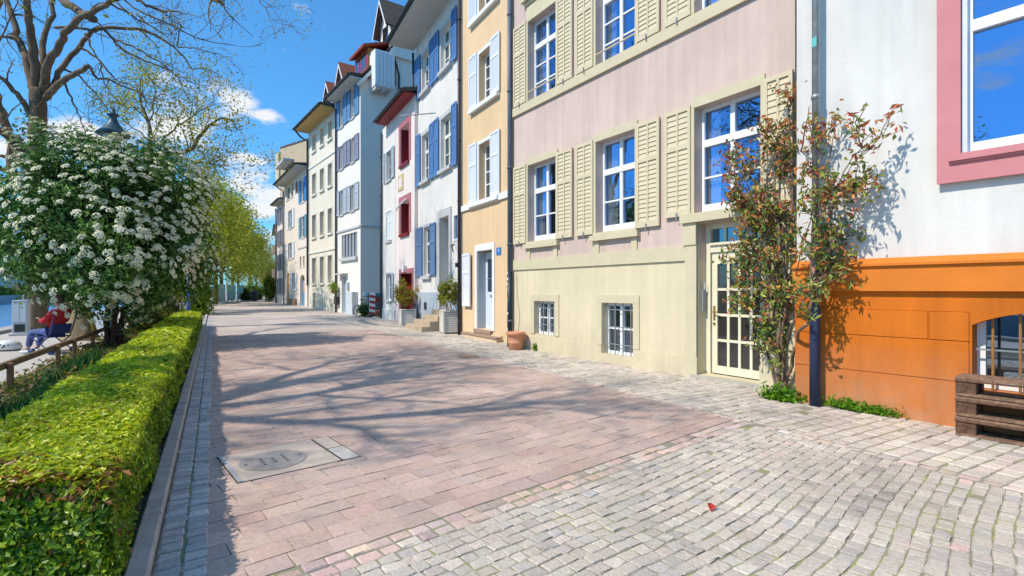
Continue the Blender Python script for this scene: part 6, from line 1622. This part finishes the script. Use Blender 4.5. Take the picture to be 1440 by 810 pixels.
g = Vector((at(159, HY, 14.8).x, 14.8, 0))
lamp = empty('street_lamp', g, 'dark teal street lamp with bell shaped roof and finial behind the flowering shrub', 'lamp')
M_lamp = mat('lamp_teal', (0.05,0.09,0.11), 0.45, 0.2, 6, 0.1, metal=0.3)
zt = H+14.8*(HY-150)/F
b = MB(); b.lathe([(0.12,0),(0.12,0.5),(0.07,0.6),(0.05,1.5),(0.045,zt-1.35),(0.09,zt-1.3),(0.10,zt-1.25)], 14); b.build('post', M_lamp, lamp, True)
b = MB(); b.lathe([(0.16,zt-1.22),(0.24,zt-0.82),(0.02,zt-0.81)], 14); b.build('lamp_glass', mat('lamp_glass', (0.55,0.58,0.55), 0.25, 0.05, 3, 0), lamp)
b = MB(); b.lathe([(0.40,zt-0.83),(0.42,zt-0.80),(0.37,zt-0.75),(0.30,zt-0.68),(0.20,zt-0.56),(0.13,zt-0.46),(0.10,zt-0.36),(0.10,zt-0.28),(0.15,zt-0.26),(0.15,zt-0.22),(0.06,zt-0.18),(0.03,zt-0.12),(0.04,zt-0.09),(0.015,zt-0.05),(0.006,zt)], 24); b.build('lamp_roof', M_lamp, lamp, True)

g = Vector((at(264.5, HY, 26).x, 26, 0))
po = empty('sign_post', g, 'slim bright blue post at the end of the hedge', 'post')
b = MB(); b.tube([(0,0,0),(0,0,1.15)], 0.085, 12); b.tube([(0,0,1.15),(0,0,1.2),(0,0,2.75)], [0.085,0.06,0.055], 12); b.build('pole', mat('post_blue', (0.035,0.11,0.38), 0.45, 0.15, 5, 0.05), po, True)
b = MB(); b.lathe([(0.09,1.12),(0.105,1.14),(0.105,1.2),(0.07,1.22)], 12); b.build('collar', MATS['post_blue'], po)

# teal fence panels around a site by the trees
fa, fb = Vector(gp(301, 427.5)), Vector(gp(345, 421.5)); M_sheet = mat('sheet_teal', (0.20,0.42,0.42), 0.6, 0.12, 1.5, 0.1, 10)
NPAN = 6; ang = math.atan2((fb-fa).y, (fb-fa).x); plen = (fb-fa).length/NPAN
proto = empty('site_fence_panel', fa, '', 'fence panel', ang, 'teal sheeted site fence panels')
b = MB(); b.box(0.06, plen-0.06, -0.01, 0.01, 0.18, 2.02); b.build('sheet', M_sheet, proto)
b = MB()
for x in (0.03, plen-0.03): b.tube([(x,0,0.05),(x,0,2.1)], 0.03, 6)
for z in (0.16, 2.06): b.tube([(0.03,0,z),(plen-0.03,0,z)], 0.025, 6)
b.build('frame', mat('frame_galv', (0.45,0.50,0.50), 0.5, 0.1, 5, 0), proto)
b = MB(); b.bbox(-0.25, 0.25, -0.14, 0.14, 0.0, 0.13, .02); b.build('foot', P_stone_grey, proto)
PL = ['leftmost teal sheeted fence panel next to the clipped bush', 'second teal fence panel from the clipped bush', 'third teal fence panel from the clipped bush', 'fourth teal fence panel from the clipped bush', 'teal fence panel next to the last one on the right', 'rightmost teal fence panel beside the low bush']
for k in range(NPAN):
    o = proto if k == 0 else copy_tree(proto); o.location = fa+(fb-fa)*(k/NPAN); o['label'] = PL[k]; o.rotation_euler.z = ang+(0.05 if k % 2 else -0.04)

# dark wheeled bin under the far trees
g = Vector((at(357.5, HY, 66).x, 66, 0)); root = empty('litter_bin', g, 'dark blue bin beside the low bush under the far trees', 'bin')
b = MB(); b.lathe([(0.35,0),(0.42,1.2),(0.44,1.25),(0.3,1.38),(0.02,1.4)], 12); b.build('body', mat('bin_dark', (0.03,0.05,0.08), 0.5, 0.2, 5, 0), root, True)

# grey cabinet at the quay
g = Vector((at(30, HY, 16.8).x, 16.8, 0)); root = empty('quay_cabinet', g, 'tall pale grey cabinet standing at the quay edge left of the person', 'cabinet', 0.5)
M_cab = mat('cab_pale', (0.52,0.53,0.54), 0.6, 0.08, 4, 0.1)
b = MB(); b.bbox(-0.19, 0.19, -0.15, 0.15, 0.02, 1.15, .015); b.build('body', M_cab, root)
b = MB(); b.box(-0.15, -0.01, -0.158, -0.151, 0.45, 1.05); b.box(0.01, 0.15, -0.158, -0.151, 0.45, 1.05); b.build('door', P_white, root)
b = MB(); b.box(-0.13, 0.13, -0.158, -0.151, 0.12, 0.36); b.build('vent', P_gut, root)
b = MB(); b.bbox(-0.26, 0.26, -0.22, 0.22, 0.0, 0.06, .01); b.build('base', P_stone_grey, root)

# white bag with dark marks on the promenade
g = gp(6, 493); root = empty('bag', g, 'white bag with dark spots lying on the promenade at the left edge', 'bag', 0.2)
b = MB(); prof = [(0.05,0.0),(0.26,0.02),(0.30,0.10),(0.27,0.19),(0.16,0.24),(0.05,0.25)]; b.lathe(prof, 14); b.v = [(x*1.15+0.03*math.sin(y*12), y*0.75+0.02*math.sin(x*14+z*9), z+0.015*math.sin(x*17)) for x, y, z in b.v]
b.build('body', P_white, root, True)
b = MB()
for (x, z, r) in ((0.06,.16,.025),(0.13,.13,.03),(0.20,.15,.02),(0.10,.09,.02)):
    yy = -math.sqrt(max(0.01, 1-(x/0.335)**2))*0.215; b.lathe([(r,0),(r*.7,.006),(0.001,.008)], 8); m = len(b.v)-24
    for i in range(m, len(b.v)):
        a_, c_, e_ = b.v[i]; b.v[i] = (x+a_, yy-0.012-e_, z+c_)
b.build('mark', P_gut, root)

# tan cloth covered stand behind the person, and a white sheet
g = gp(112, 478); root = empty('cloth_cover', (g.x, g.y, 0), 'tan cloth draped over a tall stand with a yellow edge behind the seated person', 'cloth', 0.1)
b = MB(); n = 22; rows_ = [(0.52,0.0),(0.46,0.25),(0.38,0.6),(0.31,0.95),(0.27,1.15),(0.1,1.2),(0.01,1.2)]
for r, z in rows_:
    for j in range(n):
        a = 2*math.pi*j/n; k = 1+0.09*math.sin(a*7+z)*(1.3-z); b.v.append((r*k*math.cos(a)*0.9, r*k*math.sin(a)*0.75, z))
for k in range(len(rows_)-1):
    for j in range(n): b.f.append((k*n+j, k*n+(j+1) % n, (k+1)*n+(j+1) % n, (k+1)*n+j))
b.build('drape', mat('cloth_tan', (0.36,0.27,0.15), 0.9, 0.25, 6, 0.4, 30), root, True)
b = MB(); b.tube([(0.47,-0.10,0.03),(0.42,-0.09,0.3),(0.34,-0.08,0.65),(0.28,-0.07,0.97),(0.245,-0.06,1.14)], 0.035, 6); b.build('edge_band', mat('band_yellow', (0.55,0.42,0.05), 0.8, 0.15, 6, 0.1), root)
g = gp(132, 468); root = empty('sheet_board', (g.x, g.y, 0), 'white board standing behind the fence between tan cloth and shrub trunk', 'board', 0.25)
b = MB(); b.bbox(-0.38, 0.38, -0.015, 0.015, 0.16, 0.78, .004); b.build('panel', mat('board_white', (0.68,0.70,0.76), 0.7, 0.08, 3, 0.1), root)
b = MB()
for x in (-0.3, 0.3): b.tube([(x,0.03,0),(x,0.03,0.75)], 0.018, 6)
b.build('leg', P_steel, root)

# person in red on a small wheeled folding chair
pg = Vector((at(76, HY, 12.0).x, 12.0, 0)); PA = math.radians(171)    # local +x is the direction faced
def skin(name, joints, edges, m, parent, sub=2, rootv=0):
    me = bpy.data.meshes.new(name); me.from_pydata([j[0] for j in joints], edges, []); o = bpy.data.objects.new(name, me); COL.objects.link(o); o.parent = parent
    md = o.modifiers.new('skin', 'SKIN'); md.use_smooth_shade = True
    for i, j in enumerate(joints):
        sv = me.skin_vertices[0].data[i]; r = j[1]; sv.radius = r if isinstance(r, tuple) else (r, r); sv.use_root = (i == rootv)
    sd = o.modifiers.new('sub', 'SUBSURF'); sd.levels = sub; sd.render_levels = sub
    me.materials.append(m); return o
if True:
    if not hasattr(bpy.types.MeshSkinVertexLayer, 'data'): pass
person = empty('person', pg, 'person in a red jacket and blue trousers sitting on a wheeled chair, facing left', 'person', PA)
M_skin = mat('skin', (0.52,0.30,0.21), 0.6, 0.05, 6, 0.05); M_jack = mat('jacket_red', (0.48,0.025,0.03), 0.75, 0.15, 6, 0.25, 30); M_jean = mat('denim_blue', (0.10,0.13,0.30), 0.85, 0.2, 8, 0.25, 60)
M_hair = mat('hair_brown', (0.10,0.055,0.03), 0.7, 0.3, 20, 0.3, 60); M_shoe = mat('shoe_white', (0.65,0.66,0.68), 0.6, 0.1, 6, 0.05)
J = {}
def body_bm():
    js, es = [], []
    def add(p, r, par=None):
        js.append((p, r)); i = len(js)-1
        if par is not None: es.append((par, i))
        return i
    pel = add((0,0,.52), (.14,.12)); ab = add((-.06,0,.68), (.12,.10), pel); ch = add((-.14,0,.88), (.145,.11), ab); nb = add((-.165,0,1.03), .06, ch); nk_ = add((-.14,0,1.10), .048, nb)
    hd = add((-.115,0,1.20), (.078,.088), nk_); hd2 = add((-.105,0,1.28), (.075,.085), hd)
    for s_ in (-1, 1):
        hp = add((.04,s_*.10,.50), .085, pel); kn = add((.46,s_*.13,.50), .062, hp); an = add((.56 if s_ > 0 else .62,s_*.13,.12), .04, kn); ft = add((.70 if s_ > 0 else .76,s_*.14,.06), .035, an)
        sh = add((-.16,s_*.17,.97), .058, ch); el = add((-.02,s_*.25,.74), .043, sh); wr = add((.20,s_*.14,.80), .030, el); pm = add((.27,s_*.12,.83), (.018,.034), wr)
        for f in range(4):
            a = add((.315,s_*(.095+.017*f),.845-.004*f), .0085, pm); add((.335,s_*(.092+.015*f),.82), .007, a)
        t = add((.285,s_*.085,.86), .009, pm); add((.31,s_*.075,.865), .0075, t)
    return js, es
def mkskin(name, js, es, m, parent, sub=1):
    me = bpy.data.meshes.new(name); me.from_pydata([j[0] for j in js], es, []); o = bpy.data.objects.new(name, me); COL.objects.link(o); o.parent = parent
    me.materials.append(m)
    md = o.modifiers.new('skin', 'SKIN'); md.use_smooth_shade = True
    sv = me.skin_vertices[0].data
    for i, j in enumerate(js):
        r = j[1]; sv[i].radius = r if isinstance(r, tuple) else (r, r); sv[i].use_root = (i == 0)
    sd = o.modifiers.new('sub', 'SUBSURF'); sd.levels = sub; sd.render_levels = sub
    return o
js, es = body_bm(); body = mkskin('body', js, es, M_skin, person, 1)
mkskin('jacket', [((.0,0,.56),(.175,.15)),((-.06,0,.68),(.165,.135)),((-.14,0,.88),(.185,.145)),((-.17,0,1.03),(.10,.09)),((-.16,.18,.97),.078),((-.02,.26,.74),.065),((.17,.155,.80),.048),((-.16,-.18,.97),.078),((-.02,-.26,.74),.065),((.17,-.155,.80),.048)],
       [(0,1),(1,2),(2,3),(2,4),(4,5),(5,6),(2,7),(7,8),(8,9)], M_jack, person, 2)
mkskin('trousers', [((-.02,0,.52),(.165,.14)),((.06,.10,.505),.10),((.46,.13,.505),.078),((.545,.13,.15),.062),((.06,-.10,.505),.10),((.46,-.13,.505),.078),((.605,-.13,.15),.062)], [(0,1),(1,2),(2,3),(0,4),(4,5),(5,6)], M_jean, person, 2)
mkskin('hair', [((-.155,0,1.27),(.085,.095)),((-.14,0,1.335),(.08,.085)),((-.19,0,1.17),(.05,.08))], [(0,1),(0,2)], M_hair, person, 2)
for s_, x in ((1, .60), (-1, .66)):
    b = MB(); b.bbox(x-.09, x+.16, s_*.135-.045, s_*.135+.045, .01, .085, .025); b.build('shoe', M_shoe, person, True)
b = MB(); b.tube([(-.035,0,1.215),(-.012,0,1.20),(-.03,0,1.185)], [.010,.015,.012], 6); b.build('nose', M_skin, person, True)
b = MB()
for s_ in (-1, 1): b.tube([(-.032,s_*.032-.008,1.235),(-.032,s_*.032+.008,1.235)], .009, 6)
b.build('eyes', P_gut, person)
b = MB(); b.tube([(-.035,-.022,1.155),(-.028,0,1.153),(-.035,.022,1.155)], .006, 5); b.build('mouth', M_jack, person)
chair = empty('folding_chair', pg, 'dark blue wheeled folding chair with a sling seat carrying the person in red', 'chair', PA)
M_cf = mat('chair_navy', (0.03,0.05,0.16), 0.5, 0.2, 6, 0.05)
b = MB(); b.obox((.12,0,.405), (1,0,0.02), (0,1,0), (0,0,1), .26, .24, .012); b.build('seat', M_cf, chair)
b = MB(); b.obox((-.20,0,.58), (0.3,0,-1), (0,1,0), (1,0,.3), .12, .22, .010); b.build('backrest', M_cf, chair)
b = MB()
for s_ in (-1, 1):
    b.tube([(.38,s_*.25,.41),(-.14,s_*.25,.39),(-.33,s_*.25,.92)], .014, 6); b.tube([(.36,s_*.25,.41),(-.22,s_*.25,.07)], .014, 6); b.tube([(-.14,s_*.25,.40),(.30,s_*.25,.07)], .014, 6)
for x in (-.22, .30): b.tube([(x,-.25,.07),(x,.25,.07)], .012, 6)
b.build('frame', M_cf, chair)
for x in (-.22, .30):
    for s_ in (-1, 1):
        b = MB(); b.tube([(x,s_*.25-.025,.07),(x,s_*.25+.025,.07)], .07, 14); b.build('wheel', M_cf, chair, True)
